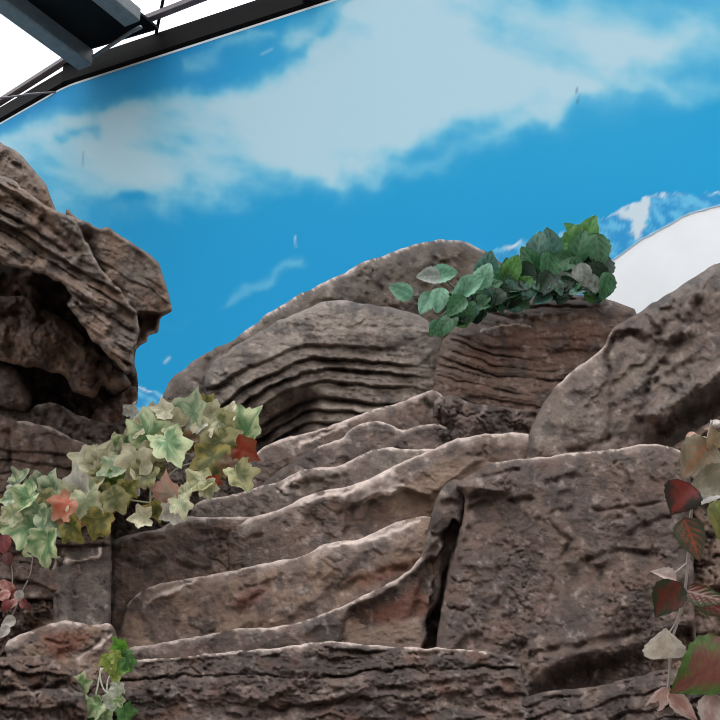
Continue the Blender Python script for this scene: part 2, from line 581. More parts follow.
    for pts, w, cc, k in (([(295, 236), (296, 247)], 0.8, (190, 222, 240), 0.6), ([(576, 88), (579, 96), (577, 104)], 0.9, (60, 110, 150), 0.7),
                          ([(83, 152), (83, 166)], 0.9, (120, 150, 170), 0.6), ([(262, 54), (272, 49)], 1.6, (120, 190, 225), 0.7), ([(165, 362), (169, 358)], 1.6, (170, 210, 232), 0.8)):
        c = mixc(c, lin(cc), np.exp(-(line_dist(u, v, pts) / w) ** 2) * k)
    nz, ns = S.shape
    K = keep
    cell = K[:-1, :-1] & K[1:, :-1] & K[:-1, 1:] & K[1:, 1:]
    ci, cj = np.nonzero(cell)
    a = ci * ns + cj
    F = np.stack([a, a + 1, a + ns + 1, a + ns], 1)
    used = np.unique(F); rm = np.full(nz * ns, -1); rm[used] = np.arange(len(used)); F = rm[F]
    Xf = X.reshape(-1, 3)[used]; tf = c[used]
    nn = np.stack([nx, ny, 0 * nx], -1)[S].reshape(-1, 3)[used]
    E = np.concatenate([F[:, [0, 1]], F[:, [1, 2]], F[:, [2, 3]], F[:, [3, 0]]])
    key = E[:, 0] * 10_000_000 + E[:, 1]; rkey = E[:, 1] * 10_000_000 + E[:, 0]
    bo = E[~np.isin(key, rkey)]
    n0 = len(Xf)
    bv = np.unique(bo); bi = np.full(n0, -1); bi[bv] = np.arange(len(bv))
    V = np.concatenate([Xf, Xf[bv] - nn[bv] * 0.0025])
    T = np.concatenate([tf, np.broadcast_to(lin((225, 235, 240)), tf[bv].shape)])
    faces = F.tolist() + np.stack([bo[:, 1], bo[:, 0], n0 + bi[bo[:, 0]], n0 + bi[bo[:, 1]]], 1).tolist()
    m, nt, b = new_mat('printed_mural_sheet')
    A = nt.nodes.new('ShaderNodeAttribute'); A.attribute_name = 'tint'
    tc = nt.nodes.new('ShaderNodeTexCoord')
    nz_ = nt.nodes.new('ShaderNodeTexNoise'); nz_.inputs['Scale'].default_value = 260
    nt.links.new(tc.outputs['Object'], nz_.inputs['Vector'])
    mr = nt.nodes.new('ShaderNodeMapRange'); mr.inputs['To Min'].default_value = 0.93; mr.inputs['To Max'].default_value = 1.07
    nt.links.new(nz_.outputs['Fac'], mr.inputs['Value'])
    mx = nt.nodes.new('ShaderNodeMix'); mx.data_type = 'RGBA'; mx.blend_type = 'MULTIPLY'; mx.inputs['Factor'].default_value = 1
    nt.links.new(A.outputs['Color'], mx.inputs['A']); nt.links.new(mr.outputs['Result'], mx.inputs['B'])
    nt.links.new(mx.outputs['Result'], b.inputs['Base Color'])
    b.inputs['Roughness'].default_value = 0.7; b.inputs['Specular IOR Level'].default_value = 0.2
    o = link_mesh('sky_mural', V, faces, m, None, T, smooth=False)
    tag(o, 'printed blue sky mural with drifting clouds and snowy mountain on the back wall', 'mural')


build_mural()


# ------------------------------------------------------------------ roof steel over the wall
def beam(name, a, b, w, h, mat, parent=None, up=(0, 0, 1)):
    """box from a to b, w wide, h tall, a/b on its underside centre line"""
    a = np.array(a, float); b = np.array(b, float)
    d = (b - a) / np.linalg.norm(b - a); upv = np.array(up, float)
    sd = np.cross(d, upv); sd /= np.linalg.norm(sd); up2 = np.cross(sd, d)
    V = []
    e = min(w, h) * 0.08
    prof = [(-w / 2 + e, 0), (w / 2 - e, 0), (w / 2, e), (w / 2, h - e), (w / 2 - e, h), (-w / 2 + e, h), (-w / 2, h - e), (-w / 2, e)]
    for p in (a, b):
        for x, y in prof: V.append(p + sd * x + up2 * y)
    F = [[i, (i + 1) % 8, 8 + (i + 1) % 8, 8 + i] for i in range(8)] + [list(range(7, -1, -1)), list(range(8, 16))]
    return link_mesh(name, V, F, mat, parent, smooth=False)


def tube(name, pts, r, mat, parent=None, tint=None, n=8):
    P = np.array(pts, float)
    V = []; F = []
    rr = np.broadcast_to(np.asarray(r, float), (len(P),))
    t = np.gradient(P, axis=0); t /= np.linalg.norm(t, axis=1)[:, None] + 1e-12
    for i, p in enumerate(P):
        ref = np.array([0, 0, 1.0]) if abs(t[i][2]) < 0.9 else np.array([0, 1.0, 0])
        x = np.cross(t[i], ref); x /= np.linalg.norm(x); y = np.cross(t[i], x)
        for k in range(n):
            q = 2 * math.pi * k / n
            V.append(p + rr[i] * (math.cos(q) * x + math.sin(q) * y))
    for i in range(len(P) - 1):
        for k in range(n):
            F.append([i * n + k, i * n + (k + 1) % n, (i + 1) * n + (k + 1) % n, (i + 1) * n + k])
    F.append(list(range(n))[::-1]); F.append(list(range((len(P) - 1) * n, len(P) * n)))
    T = None if tint is None else np.broadcast_to(tint, (len(V), 3))
    return V, F, T


def build_roof():
    ZR = Z_TOP + 0.03
    n2 = np.array([wdir[1], -wdir[0]])           # from the wall towards the camera side
    if n2[1] > 0: n2 = -n2
    def wp(s, off, z): return np.array([*(W1[:2] + wdir * s + n2 * off), z])
    def wq(s, off, z):
        nn = np.array([-w0dir[1], w0dir[0]])
        if nn[1] > 0: nn = -nn
        return np.array([*(W1[:2] + w0dir * s + nn * off), z])
    e = empty('edge_beam', wp(0, 0, ZR))
    beam('beam_web', wp(-0.02, -0.05, ZR), wp(5.4, -0.05, ZR), 0.14, 0.17, M_DARK, e)
    beam('beam_web', wq(0.0, -0.05, ZR), wq(2.4, -0.05, ZR), 0.14, 0.12, M_DARK, e)
    for s in (1.9, 3.6):
        beam('stiffener', wp(s, 0.03, ZR + 0.01), wp(s + 0.06, 0.03, ZR + 0.01), 0.03, 0.155, M_DARK, e)
    tag(e, 'dark steel edge beam running along the top of the sky mural', 'beam')
    # rafters with a dark soffit sheet between
    A0 = ray_at_z(93, 74, ZR); A1 = ray_at_z(-14, -4, ZR)
    dr = (A1 - A0); dr /= np.linalg.norm(dr)
    a = beam('roof_rafter', A0 - dr * 0.02 + dr * 0.1, A0 + dr * 1.1, 0.13, 0.13, M_STEEL)
    tag(a, 'grey steel rafter bordering the bright glazing at the ceiling corner', 'beam', 'roof rafters')
    B0 = ray_at_z(132, 24, ZR); sdv = np.cross(dr, [0, 0, 1.0])
    B1 = B0 + dr * 0.75
    b = beam('roof_rafter', B0, B1, 0.13, 0.1, M_STEEL)
    tag(b, 'shorter grey steel rafter on the far side of the dark soffit sheet', 'beam', 'roof rafters')
    q = [A0 + dr * 0.1 + np.array([0, 0, .12]), A0 + dr * 1.1 + np.array([0, 0, .12]), B1 + np.array([0, 0, .12]), B0 - dr * 0.25 + np.array([0, 0, .12])]
    V = q + [p + np.array([0, 0, 0.02]) for p in q]
    s = link_mesh('soffit_sheet', V, [[0, 1, 2, 3], [7, 6, 5, 4], [0, 4, 5, 1], [1, 5, 6, 2], [2, 6, 7, 3], [3, 7, 4, 0]], M_DARK, smooth=False)
    tag(s, 'black soffit sheet spanning between the two grey rafters', 'roof panel')
    # glazing bars parallel to the wall, and the panes they carry
    g1 = beam('glazing_bar', ray_at_z(72, 58, ZR + .16), ray_at_z(-60, 142, ZR + .16), 0.05, 0.035, M_BAR)
    tag(g1, 'thin mauve glazing bar above the beam at the far wall bend', 'glazing bar', 'glazing bars')
    g2 = beam('glazing_bar', ray_at_z(140, 24, ZR + .2), ray_at_z(330, -50, ZR + .2), 0.05, 0.04, M_BAR)
    tag(g2, 'long glazing bar beside the edge beam over the blue mural', 'glazing bar', 'glazing bars')
    m, nt, bs = new_mat('clear_roof_glazing')
    tr = nt.nodes.new('ShaderNodeBsdfTransparent'); tr.inputs['Color'].default_value = (0.97, 0.98, 0.99, 1)
    gl = nt.nodes.new('ShaderNodeBsdfGlossy'); gl.inputs['Roughness'].default_value = 0.1
    nz = nt.nodes.new('ShaderNodeTexNoise'); nz.inputs['Scale'].default_value = 3
    mr = nt.nodes.new('ShaderNodeMapRange'); mr.inputs['To Min'].default_value = 0.02; mr.inputs['To Max'].default_value = 0.06
    nt.links.new(nz.outputs['Fac'], mr.inputs['Value'])
    ms = nt.nodes.new('ShaderNodeMixShader'); nt.links.new(mr.outputs['Result'], ms.inputs['Fac'])
    nt.links.new(tr.outputs['BSDF'], ms.inputs[1]); nt.links.new(gl.outputs['BSDF'], ms.inputs[2])
    nt.links.new(ms.outputs['Shader'], nt.nodes['Material Output'].inputs['Surface'])
    for nm, c4 in (('ceiling_glazing', [wp(-3.0, -0.3, ZR + .32), wp(5.3, -0.3, ZR + .32), wp(5.3, 4.0, ZR + .32), wp(-3.0, 4.0, ZR + .32)]),):
        V = c4 + [p + np.array([0, 0, .012]) for p in c4]
        o = link_mesh('ceiling', V, [[0, 1, 2, 3], [7, 6, 5, 4], [0, 4, 5, 1], [1, 5, 6, 2], [2, 6, 7, 3], [3, 7, 4, 0]], m, smooth=False)
        tag(o, 'clear glazed roof over the rock display', 'ceiling', kind='structure')
    # hanger rod and brace
    V, F, _ = tube('', [ray_at_z(151, 58, Z_TOP + 0.10) + np.array([*(n2 * 0.0), 0]), ray_at_z(166, -14, Z_TOP + 0.36)], 0.011, M_DARK)
    tag(link_mesh('hanger_rod', V, F, M_DARK), 'thin dark rod slanting up from the edge beam to the glazing', 'rod')
    V, F, _ = tube('', [ray_at_z(93, 57, ZR + 0.02), ray_at_z(131, 32, ZR + 0.02), ray_at_z(141, 27, ZR + 0.02)], 0.013, M_STEEL)
    tag(link_mesh('brace_bar', V, F, M_STEEL), 'short grey brace bar joining the two rafters', 'brace')
    V, F, _ = tube('', [ray_at_z(-30, 101, ZR), ray_at_z(10, 97, ZR), ray_at_z(30, 94, ZR), ray_at_z(56, 92, ZR - 0.02)], 0.007, M_BAR)
    tag(link_mesh('roof_cable', V, F, M_BAR), 'thin pale cable strung below the glazing at the wall bend', 'cable')


build_roof()


# ------------------------------------------------------------------ ROCKS
# the overhanging rock with a cave under it
ov = empty('overhanging_rock', at(60, 420, 4.2))
tag(ov, 'huge overhanging rock with slanting beds and a dark hollow beneath it', 'rock')


def diag(u, v, k):           # distance across beds that fall to the right with slope k
    return (v - k * u) / math.sqrt(1 + k * k)


def r_over(u, v, s):
    wob = 2.6 * fbm(u, v, 45, 3, 71)
    t = diag(u, v + wob, 0.62)
    mod = np.clip(0.75 + 1.2 * fbm(u, v, 40, 3, 72), 0.05, 1.6)
    h = beds(t, 60, 330, 15, 6.5, 3.0, 73, mod, 0.7) + beds(t + 2 * fbm(u, v, 20, 2, 70), 60, 330, 5.0, 1.8, 0.8, 74, mod, 0.7)
    h += 6 * fbm(u, v, 70, 3, 75) + 7 * facets(u, v, 36, 76, 1.5, 0.8) + 1.2 * ridged(u, v, 14, 3, 69)
    h += crack(u, v, [(0, 226), (20, 240), (45, 258)], 3, 10, 78)
    h += crack(u, v, [(70, 238), (80, 250)], 3, 7, 79) + crack(u, v, [(25, 205), (50, 228), (75, 250)], 3, 9, 80)
    h += crack(u, v, [(78, 226), (84, 246), (80, 262), (82, 280)], 3, 7, 82)
    return h


SLANT = paint(TAN, GREY, 34, 70, 0.2, sx=1.6)
rock('overhang', [(-40, 160), (0, 175), (12, 180), (26, 191), (44, 203), (60, 212), (75, 219), (81, 228), (86, 240), (90, 252),
                  (99, 266), (110, 280), (121, 292), (131, 304), (139, 318), (140, 334), (135, 350), (133, 366), (129, 376), (118, 366), (106, 354), (94, 341),
                  (84, 327), (74, 313), (66, 306), (72, 297), (66, 287), (42, 273), (16, 268), (0, 262), (-40, 248)],
     0, r_over, SLANT, R=4, B=5, T=0.6, lean=(270, 3.90, 0.50), yaw=0.22, seed=70, jit=2.6, passes=0, parent=ov)
rock('cap', [(-40, 118), (0, 143), (5, 144), (10, 149), (24, 156), (28, 165), (38, 174), (46, 185), (51, 198), (58, 214), (40, 216), (-40, 190)],
     0, lambda u, v, s: 5 * fbm(u, v, 40, 3, 85) + 5 * facets(u, v, 26, 86) + 1.2 * ridged(u, v, 13, 3, 87) + crack(u, v, [(2, 146), (6, 160), (20, 168)], 2.5, 6, 88), paint(GREY, TAN, 30, 85), R=13, B=12, T=0.4, lean=(200, 4.10, 0.5), yaw=0.2, seed=85, parent=ov)


def r_slab(u, v, s):
    t = diag(u, v + 4 * fbm(u, v, 40, 3, 91), 0.6)
    h = beds(t, 60, 330, 10, 2.4, 1.6, 93, np.clip(0.4 + fbm(u, v, 50, 2, 92), 0, 1.3), 0.7) + 5 * fbm(u, v, 60, 3, 94) + 4 * facets(u, v, 40, 95) + 1.0 * ridged(u, v, 14, 3, 89)
    h -= 34 * sm(sdf(u, v, [(128, 322), (140, 312), (160, 314), (180, 309), (180, 345), (138, 352), (128, 335)]), -2, 3)
    h += crack(u, v, [(86, 240), (92, 262), (106, 282), (120, 300), (134, 318)], 7, 16, 96)
    return h + 0.8 * fbm(u, v, 5, 2, 97)


rock('slab', [(66, 206), (76, 217), (89, 223), (100, 229), (108, 227), (126, 239), (150, 254), (160, 264), (166, 286), (173, 311), (162, 316), (160, 320), (158, 332), (149, 336), (147, 342), (141, 345), (134, 352), (110, 335), (90, 300), (66, 250)],
     0, r_slab, paint(GREY, TAN, 40, 90, 0.04), R=4, B=5, T=0.5, lean=(300, 4.06, 0.50), yaw=0.3, seed=90, jit=0.9, passes=0, parent=ov)
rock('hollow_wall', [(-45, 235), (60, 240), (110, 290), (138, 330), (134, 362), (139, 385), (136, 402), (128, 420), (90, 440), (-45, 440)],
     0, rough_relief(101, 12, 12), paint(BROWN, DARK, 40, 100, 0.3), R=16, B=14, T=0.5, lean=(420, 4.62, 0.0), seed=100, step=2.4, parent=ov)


def r_in(u, v, s):
    h = 6 * fbm(u, v, 50, 3, 110) + 13 * facets(u, v, 34, 111) + 1.5 * ridged(u, v, 14, 3, 112)
    h += 14 * np.exp(-(((u - 42) / 34) ** 2 + ((v - 340) / 24) ** 2)) + 12 * np.exp(-(((u - 86) / 13) ** 2 + ((v - 372) / 20) ** 2)) + 10 * np.exp(-(((u - 114) / 15) ** 2 + ((v - 377) / 9) ** 2))
    h += crack(u, v, [(70, 322), (82, 340), (92, 352), (104, 362)], 3, 10, 113) + crack(u, v, [(82, 346), (76, 362), (68, 374)], 2.5, 8, 114) + crack(u, v, [(98, 360), (97, 374), (94, 386)], 3.5, 12, 115)
    h += crack(u, v, [(-5, 312), (20, 314), (36, 314), (44, 322)], 4, 16, 116) + crack(u, v, [(8, 330), (10, 350), (12, 364)], 3, 10, 117)
    return h


rock('inner_rock', [(-40, 296), (0, 296), (20, 294), (34, 300), (46, 310), (62, 318), (76, 330), (88, 344), (104, 356), (120, 368), (130, 378), (131, 388), (122, 392), (106, 387), (98, 384), (97, 396), (91, 401), (85, 392), (79, 397), (70, 386),
                    (66, 376), (54, 373), (40, 368), (20, 366), (6, 362), (-40, 350)],
     0, r_in, paint(BROWN, TAN, 30, 110, 0.2), R=7, B=11, T=0.3, lean=(390, 4.10, 0.55), seed=110, jit=2.4, parent=ov)
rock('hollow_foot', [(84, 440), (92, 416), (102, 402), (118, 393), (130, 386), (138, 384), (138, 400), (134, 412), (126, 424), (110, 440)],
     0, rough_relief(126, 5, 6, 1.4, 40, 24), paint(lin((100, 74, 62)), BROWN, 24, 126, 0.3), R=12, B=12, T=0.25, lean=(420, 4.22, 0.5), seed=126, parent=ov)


def solo(o, label, cat='rock', group=None):
    return tag(o, label, cat, group)


# smooth boulder at the cave mouth
solo(rock('boulder', [(-40, 368), (-20, 361), (0, 360), (12, 365), (23, 376), (30, 390), (33, 406), (26, 413), (4, 408), (-40, 402)], -0.12,
          lambda u, v, s: 4 * fbm(u, v, 40, 3, 130) + 1.2 * ridged(u, v, 16, 3, 131) + crack(u, v, [(-5, 403), (15, 407), (30, 410)], 2.5, 6, 132),
          paint(GREY, MAUVE, 30, 130), R=34, B=38, T=0.35, seed=130), 'smooth rounded grey boulder at the mouth of the dark hollow')
solo(rock('rock', [(-40, 400), (0, 404), (26, 412), (36, 404), (50, 402), (62, 406), (76, 414), (90, 419), (108, 424), (124, 420), (142, 416), (160, 480), (120, 510), (-40, 500)], 0.0,
          lambda u, v, s: rough_relief(140, 6, 10, 2.6, 50, 22)(u, v, s) + crack(u, v, [(50, 420), (75, 430), (95, 440)], 3, 7, 141),
          paint(DARK, GREY, 26, 140, brush_hilite=[[(33, 405), (50, 402), (70, 410), (90, 419)]], brush_hilite_w=3), R=14, B=12, T=0.4, seed=140), 'rough dark grey rock directly below the hollow, behind the ivy')


def r_bank(u, v, s):
    t = v - 0.1 * u + 5 * fbm(u, v, 40, 3, 151)
    h = beds(t, 400, 560, 12, 4.0, 3.0, 153, np.clip(0.7 + fbm(u, v, 40, 2, 152), 0.1, 1.4), 0.4) + 6 * fbm(u, v, 60, 3, 154) + 4 * facets(u, v, 26, 155)
    h += crack(u, v, [(6, 430), (10, 455), (12, 480), (14, 520)], 3, 8, 157)
    return h + fbm(u, v, 5, 2, 156)


solo(rock('rock', [(-40, 412), (0, 414), (18, 421), (45, 424), (62, 432), (78, 441), (94, 447), (104, 457), (108, 500), (112, 560), (60, 600), (-40, 600)], -0.08,
          r_bank, paint(MAUVE, BROWN, 40, 150, 0.15, brush_hilite=[[(18, 421), (45, 424), (62, 432), (94, 447), (104, 457)]], brush_hilite_w=4), R=14, B=12, T=0.4, seed=150),
     'mauve layered rock with the variegated ivy growing against it')

solo(rock('rock', [(-40, 560), (0, 552), (40, 540), (70, 540), (98, 545), (100, 660), (60, 690), (-40, 690)], -0.03,
          lambda u, v, s: rough_relief(161, 8, 14, 4.0, 40, 18)(u, v, s) - 10 * sm(sdf(u, v, [(8, 566), (44, 560), (40, 600), (20, 606)]), -4, 6),
          paint(BROWN, MAUVE, 30, 160, 0.15), R=14, B=10, T=0.4, seed=160), 'crumbly brown rock bank beneath the ivy, under the red sprig')


solo(rock('rock', [(92, 470), (104, 452), (130, 446), (165, 436), (200, 440), (240, 452), (250, 470), (240, 540), (220, 570), (90, 600)], 0.33,
          lambda u, v, s: rough_relief(165, 5, 9, 1.6, 60, 40)(u, v, s), paint(GREY, DARK, 36, 165), R=12, B=12, T=0.4, seed=165), 'plain grey brown rock face showing through gaps in the ivy')


def r_pill(u, v, s):
    h = 3 * fbm(u, v, 50, 3, 171) + 2.0 * facets(u, v, 24, 172, 0.6, 2) + 0.9 * ridged(u, v, 10, 3, 173)
    h += crack(u, v, [(73, 560), (72, 590), (74, 620)], 1.8, 3, 174)
    h += patch(u, v, [(74, 562), (108, 558), (108, 626), (74, 622)], -4, 3, 175)
    h += crack(u, v, [(60, 600), (57, 618)], 3, 7, 176)
    return h


solo(rock('stone_block', [(49, 562), (58, 553), (80, 549), (98, 545), (108, 546), (112, 560), (111, 600), (111, 640), (70, 640), (52, 632), (53, 600)], -0.09,
          r_pill, paint(lin((94, 86, 80)), DARK, 36, 170, brush_hilite=[[(58, 562), (72, 561), (98, 557), (100, 548)], [(52, 570), (60, 556)]], brush_hilite_w=3.2), R=12, B=11, T=0.3, seed=170, jit=0.7),
     'squared upright grey stone block under the end of the ivy')


def r_lobe(u, v, s):
    h = 5 * fbm(u, v, 40, 3, 181) + 5 * facets(u, v, 26, 182) + 1.3 * ridged(u, v, 12, 3, 183)
    h += crack(u, v, [(45, 640), (62, 644), (80, 641)], 2, 4, 184)
    h += crack(u, v, [(85, 652), (100, 640), (112, 632)], 2, 5, 185)
    return h


solo(rock('rock', [(3, 645), (14, 636), (30, 631), (50, 624), (65, 620), (80, 624), (96, 625), (113, 621), (117, 640), (112, 690), (40, 700), (8, 665)], -0.14,
          r_lobe, paint(TAN, MAUVE, 26, 180, 0.0, brush_hilite=[[(48, 625), (65, 621), (80, 625), (112, 622)], [(6, 644), (20, 634), (34, 632)], [(78, 658), (95, 648), (112, 634)]], brush_hilite_w=4,
                        extra=lambda u, v, s, c: mixc(c, RUST, sm(sdf(u, v, [(38, 634), (60, 628), (100, 632), (80, 650), (60, 662), (45, 652)]), -4, 8) * 0.75)), R=14, B=14, T=0.3, seed=180),
     'low rock with a rust orange face below the squared stone block')


def r_dark(u, v, s):
    t = v - 0.08 * u + 6 * fbm(u, v, 40, 3, 191)
    h = beds(t, 640, 760, 16, 6, 4, 193, np.clip(0.8 + fbm(u, v, 40, 2, 192), 0.1, 1.5), 0.5) + 8 * fbm(u, v, 60, 3, 194) + 9 * facets(u, v, 24, 195) + 2 * ridged(u, v, 12, 3, 196)
    h += crack(u, v, [(-10, 693), (30, 690), (60, 686), (78, 682)], 4, 13, 197)
    return h


solo(rock('rock', [(-60, 655), (0, 658), (14, 656), (28, 655), (48, 656), (58, 662), (70, 672), (80, 681), (86, 700), (90, 760), (120, 1600), (-60, 1600)], -0.28,
          r_dark, paint(DARK, BROWN, 36, 190, 0.2), R=18, B=18, T=0.6, seed=190), 'dark split rock standing in front of the rust faced rock')

# ------------------------------------------------------------------ stepped ledges
st = empty('stepped_rock', at(300, 700, 3.7))
tag(st, 'stepped brown rock whose slanting ledges climb towards the layered mound', 'rock')


def r_step(seed, big=6, cr=(), rd=(), pt=()):
    def f(u, v, s):
        h = big * fbm(u, v, 80, 3, seed, 1.6, 0.8) + 5 * facets(u, v, 60, seed + 1, 1.3, 0.9) + 1.5 * ridged(u, v, 16, 3, seed + 2, 1.3, 0.9) * np.clip(0.5 + fbm(u, v, 50, 2, seed + 8), 0, 1.2) + 0.6 * fbm(u, v, 5, 2, seed + 3)
        for i, (p, w, d) in enumerate(cr): h = h + crack(u, v, p, w, d, seed + 10 + i)
        for i, (p, w, d) in enumerate(rd): h = h + ridge(u, v, p, w, d, seed + 30 + i)
        for i, (p, d, w) in enumerate(pt): h = h + patch(u, v, p, d, w, seed + 50 + i)
        return h
    return f


t1 = [(246, 462), (262, 447), (285, 438), (310, 432), (330, 426), (345, 420), (372, 410), (398, 403), (412, 398), (426, 391), (436, 389), (444, 397)]
rock('ledge', t1 + [(450, 430), (440, 480), (380, 500), (250, 540), (235, 500)], 0.35,
     r_step(200, cr=[([(425, 400), (432, 425), (440, 450)], 4, 6)]),
     paint(MAUVE, BROWN, 40, 200, brush_hilite=[t1, [(300, 445), (345, 425)]], brush_hilite_w=3.6), R=8, B=10, T=0.5, seed=200, jit=1.0, parent=st)
t1b = [(318, 446), (345, 438), (346, 432), (358, 424), (374, 421), (388, 423), (402, 431), (412, 428), (424, 424), (440, 424), (456, 432)]
rock('ledge', t1b + [(460, 470), (440, 500), (300, 530), (230, 540), (240, 500), (280, 470)], 0.30,
     r_step(210), paint(MAUVE, DARK, 36, 210, 0.1, brush_hilite=[t1b], brush_hilite_w=2.6), R=7, B=8, T=0.4, seed=210, jit=0.8, parent=st)
t2 = [(192, 508), (200, 500), (222, 497), (245, 492), (262, 486), (284, 480), (294, 473), (310, 468), (338, 467), (352, 460), (372, 450), (392, 447), (412, 450), (440, 448), (470, 440)]
rock('ledge', t2 + [(480, 470), (430, 520), (300, 560), (200, 580), (185, 530)], 0.24,
     r_step(220, cr=[([(250, 492), (285, 492), (320, 482)], 3, 4)], rd=[([(280, 484), (300, 478), (345, 470)], 5, 4)]),
     paint(GREY, MAUVE, 34, 220, brush_hilite=[t2, [(278, 490), (300, 475)]], brush_hilite_w=3.4), R=9, B=10, T=0.5, seed=220, jit=1.0, parent=st)
t3 = [(226, 531), (240, 522), (254, 517), (272, 512), (286, 507), (302, 498), (320, 491), (346, 487), (360, 483), (384, 471), (400, 463), (420, 455), (440, 446), (458, 438), (486, 434), (522, 432), (535, 436)]
band = [(300, 503), (320, 496), (346, 493), (366, 482), (388, 472)]
rock('ledge', t3 + [(540, 460), (500, 475), (480, 520), (440, 580), (320, 620), (235, 620), (228, 575)], 0.17,
     r_step(230, cr=[([(245, 540), (262, 536)], 2.5, 5), ([(225, 530), (228, 572)], 3, 6), ([(340, 515), (360, 505), (372, 500)], 3, 5)],
            rd=[([(362, 500), (380, 494), (400, 488), (412, 490), (430, 496)], 3, 5)],
            pt=[([(345, 515), (360, 504), (385, 492), (402, 487), (430, 496), (440, 560), (340, 560)], -6, 2.5), ([(400, 480), (430, 462), (460, 455), (480, 460), (440, 492), (420, 500)], 5, 4)]),
     paint(MAUVE, BROWN, 44, 230, 0.12, brush_hilite=[t3, band, [(365, 500), (385, 493), (402, 487)]], brush_hilite_w=5.5,
           extra=lambda u, v, s, c: mixc(c, TAN, sm(sdf(u, v, [(385, 505), (410, 478), (440, 458), (500, 460), (470, 480), (430, 520), (400, 520)]), -5, 8) * 0.9)), R=13, B=15, T=0.5, seed=230, jit=1.0, parent=st)
t3a = [(108, 549), (112, 541), (126, 535), (148, 531), (162, 529), (168, 522), (190, 516), (216, 516), (245, 517), (262, 515)]
rock('ledge', t3a + [(250, 560), (240, 640), (110, 660), (109, 600)], 0.20,
     r_step(240, 5, cr=[([(115, 556), (128, 562)], 2.5, 4), ([(150, 562), (170, 560), (205, 572)], 2.5, 4), ([(130, 540), (162, 538)], 3, 4)]),
     paint(lin((104, 86, 75)), MAUVE, 44, 240, 0.12, brush_hilite=[t3a, [(109, 555), (110, 600)]], brush_hilite_w=5.5), R=10, B=13, T=0.5, seed=240, jit=1.0, parent=st)
t4 = [(126, 606), (134, 596), (146, 588), (162, 583), (200, 577), (226, 572), (252, 566), (282, 560), (302, 556), (314, 549), (330, 542), (358, 540), (376, 532), (394, 523), (412, 518), (430, 515)]
rock('ledge', t4 + [(445, 530), (440, 600), (400, 660), (120, 690), (112, 650)], 0.10,
     r_step(250, 7, cr=[([(136, 604), (139, 620)], 3.5, 8), ([(240, 590), (262, 584), (280, 575)], 2.5, 4), ([(252, 600), (270, 590)], 2.5, 4), ([(330, 600), (360, 580), (385, 570), (405, 568)], 3.5, 5)],
            rd=[([(145, 602), (166, 593), (196, 580)], 3, 5), ([(245, 598), (265, 580), (290, 572)], 5, 5)],
            pt=[([(300, 562), (330, 552), (380, 545), (430, 530), (420, 560), (380, 575), (330, 590), (280, 625), (240, 625), (270, 590)], 4, 4)]),
     paint(TAN, MAUVE, 44, 250, 0.1, brush_hilite=[t4, [(145, 602), (166, 593), (196, 580)], [(330, 546), (376, 538), (420, 520)]], brush_hilite_w=4.2,
           extra=lambda u, v, s, c: mixc(mixc(c, RUST, sm(sdf(u, v, [(228, 604), (245, 588), (275, 584), (262, 600), (240, 612)]), -4, 6) * 0.5), RUST, sm(sdf(u, v, [(350, 578), (390, 562), (425, 556), (400, 575), (360, 592)]), -4, 6) * 0.55)),
     R=16, B=19, T=0.5, seed=250, jit=1.0, parent=st)
t5 = [(96, 656), (110, 650), (150, 645), (200, 636), (240, 628), (270, 628), (300, 622), (328, 612), (346, 605), (370, 592), (394, 581), (410, 570), (420, 558), (424, 546), (430, 520), (436, 500), (443, 486), (453, 478), (466, 482)]
rock('ledge', t5 + [(466, 500), (461, 530), (452, 560), (446, 600), (440, 660), (430, 700), (90, 720)], 0.03,
     r_step(260, 6, cr=[([(352, 612), (346, 632), (340, 644)], 4, 8), ([(449, 536), (447, 575), (443, 610), (437, 650)], 5, 30), ([(436, 505), (450, 502), (462, 505)], 3, 7), ([(432, 535), (455, 532)], 3, 6),
                        ([(440, 545), (425, 585), (412, 615)], 6, 14)],
            pt=[([(452, 522), (447, 532), (438, 560), (432, 600), (424, 648), (424, 700), (446, 700), (450, 600), (456, 560), (462, 525)], -60, 1.5), ([(352, 610), (395, 588), (425, 565), (440, 560), (436, 655), (340, 652)], -16, 5), ([(350, 632), (400, 622), (432, 618), (432, 660), (340, 660)], 9, 4)]),
     paint(DARK, MAUVE, 36, 260, 0.2, brush_hilite=[t5[:13]], brush_hilite_w=4,
           extra=lambda u, v, s, c: mixc(mixc(c, RUST, sm(sdf(u, v, [(362, 612), (400, 595), (425, 570), (432, 615), (380, 628)]), -4, 8) * 0.6), TAN, sm(sdf(u, v, [(352, 630), (420, 618), (425, 648), (345, 646)]), -4, 6) * 0.6)),
     R=12, B=13, T=0.45, seed=260, jit=1.0, parent=st)


# ------------------------------------------------------------------ long front rock
def r_front(u, v, s):
    t = v + 0.02 * u + 9 * fbm(u, v, 70, 3, 271, 1.6) + 3 * fbm(u, v, 20, 2, 272)
    mod = np.clip(0.5 + 1.4 * fbm(u, v, 60, 3, 273, 1.6, 0.6), 0.0, 1.7)
    h = beds(t, 630, 780, 19, 5.5, 4.5, 274, mod, 0.8) + beds(t + 3 * fbm(u, v, 15, 3, 284), 630, 780, 7, 1.3, 1.2, 275, mod, 0.8)
    h += 9 * fbm(u, v, 90, 3, 276, 1.5, 0.8) + 8 * facets(u, v, 34, 277, 1.5, 0.7) + 1.8 * ridged(u, v, 14, 3, 278, 1.6, 0.8) + 0.7 * fbm(u, v, 4.5, 2, 279)
    h += crack(u, v, [(275, 660), (292, 668), (285, 685), (290, 705), (280, 722)], 6, 10, 280)
    h += crack(u, v, [(380, 688), (410, 690), (450, 682), (480, 684)], 3, 7, 281)
    h += crack(u, v, [(450, 700), (470, 690), (486, 680)], 3.5, 8, 282) + crack(u, v, [(452, 703), (480, 708), (510, 716)], 3.5, 8, 283)
    return h


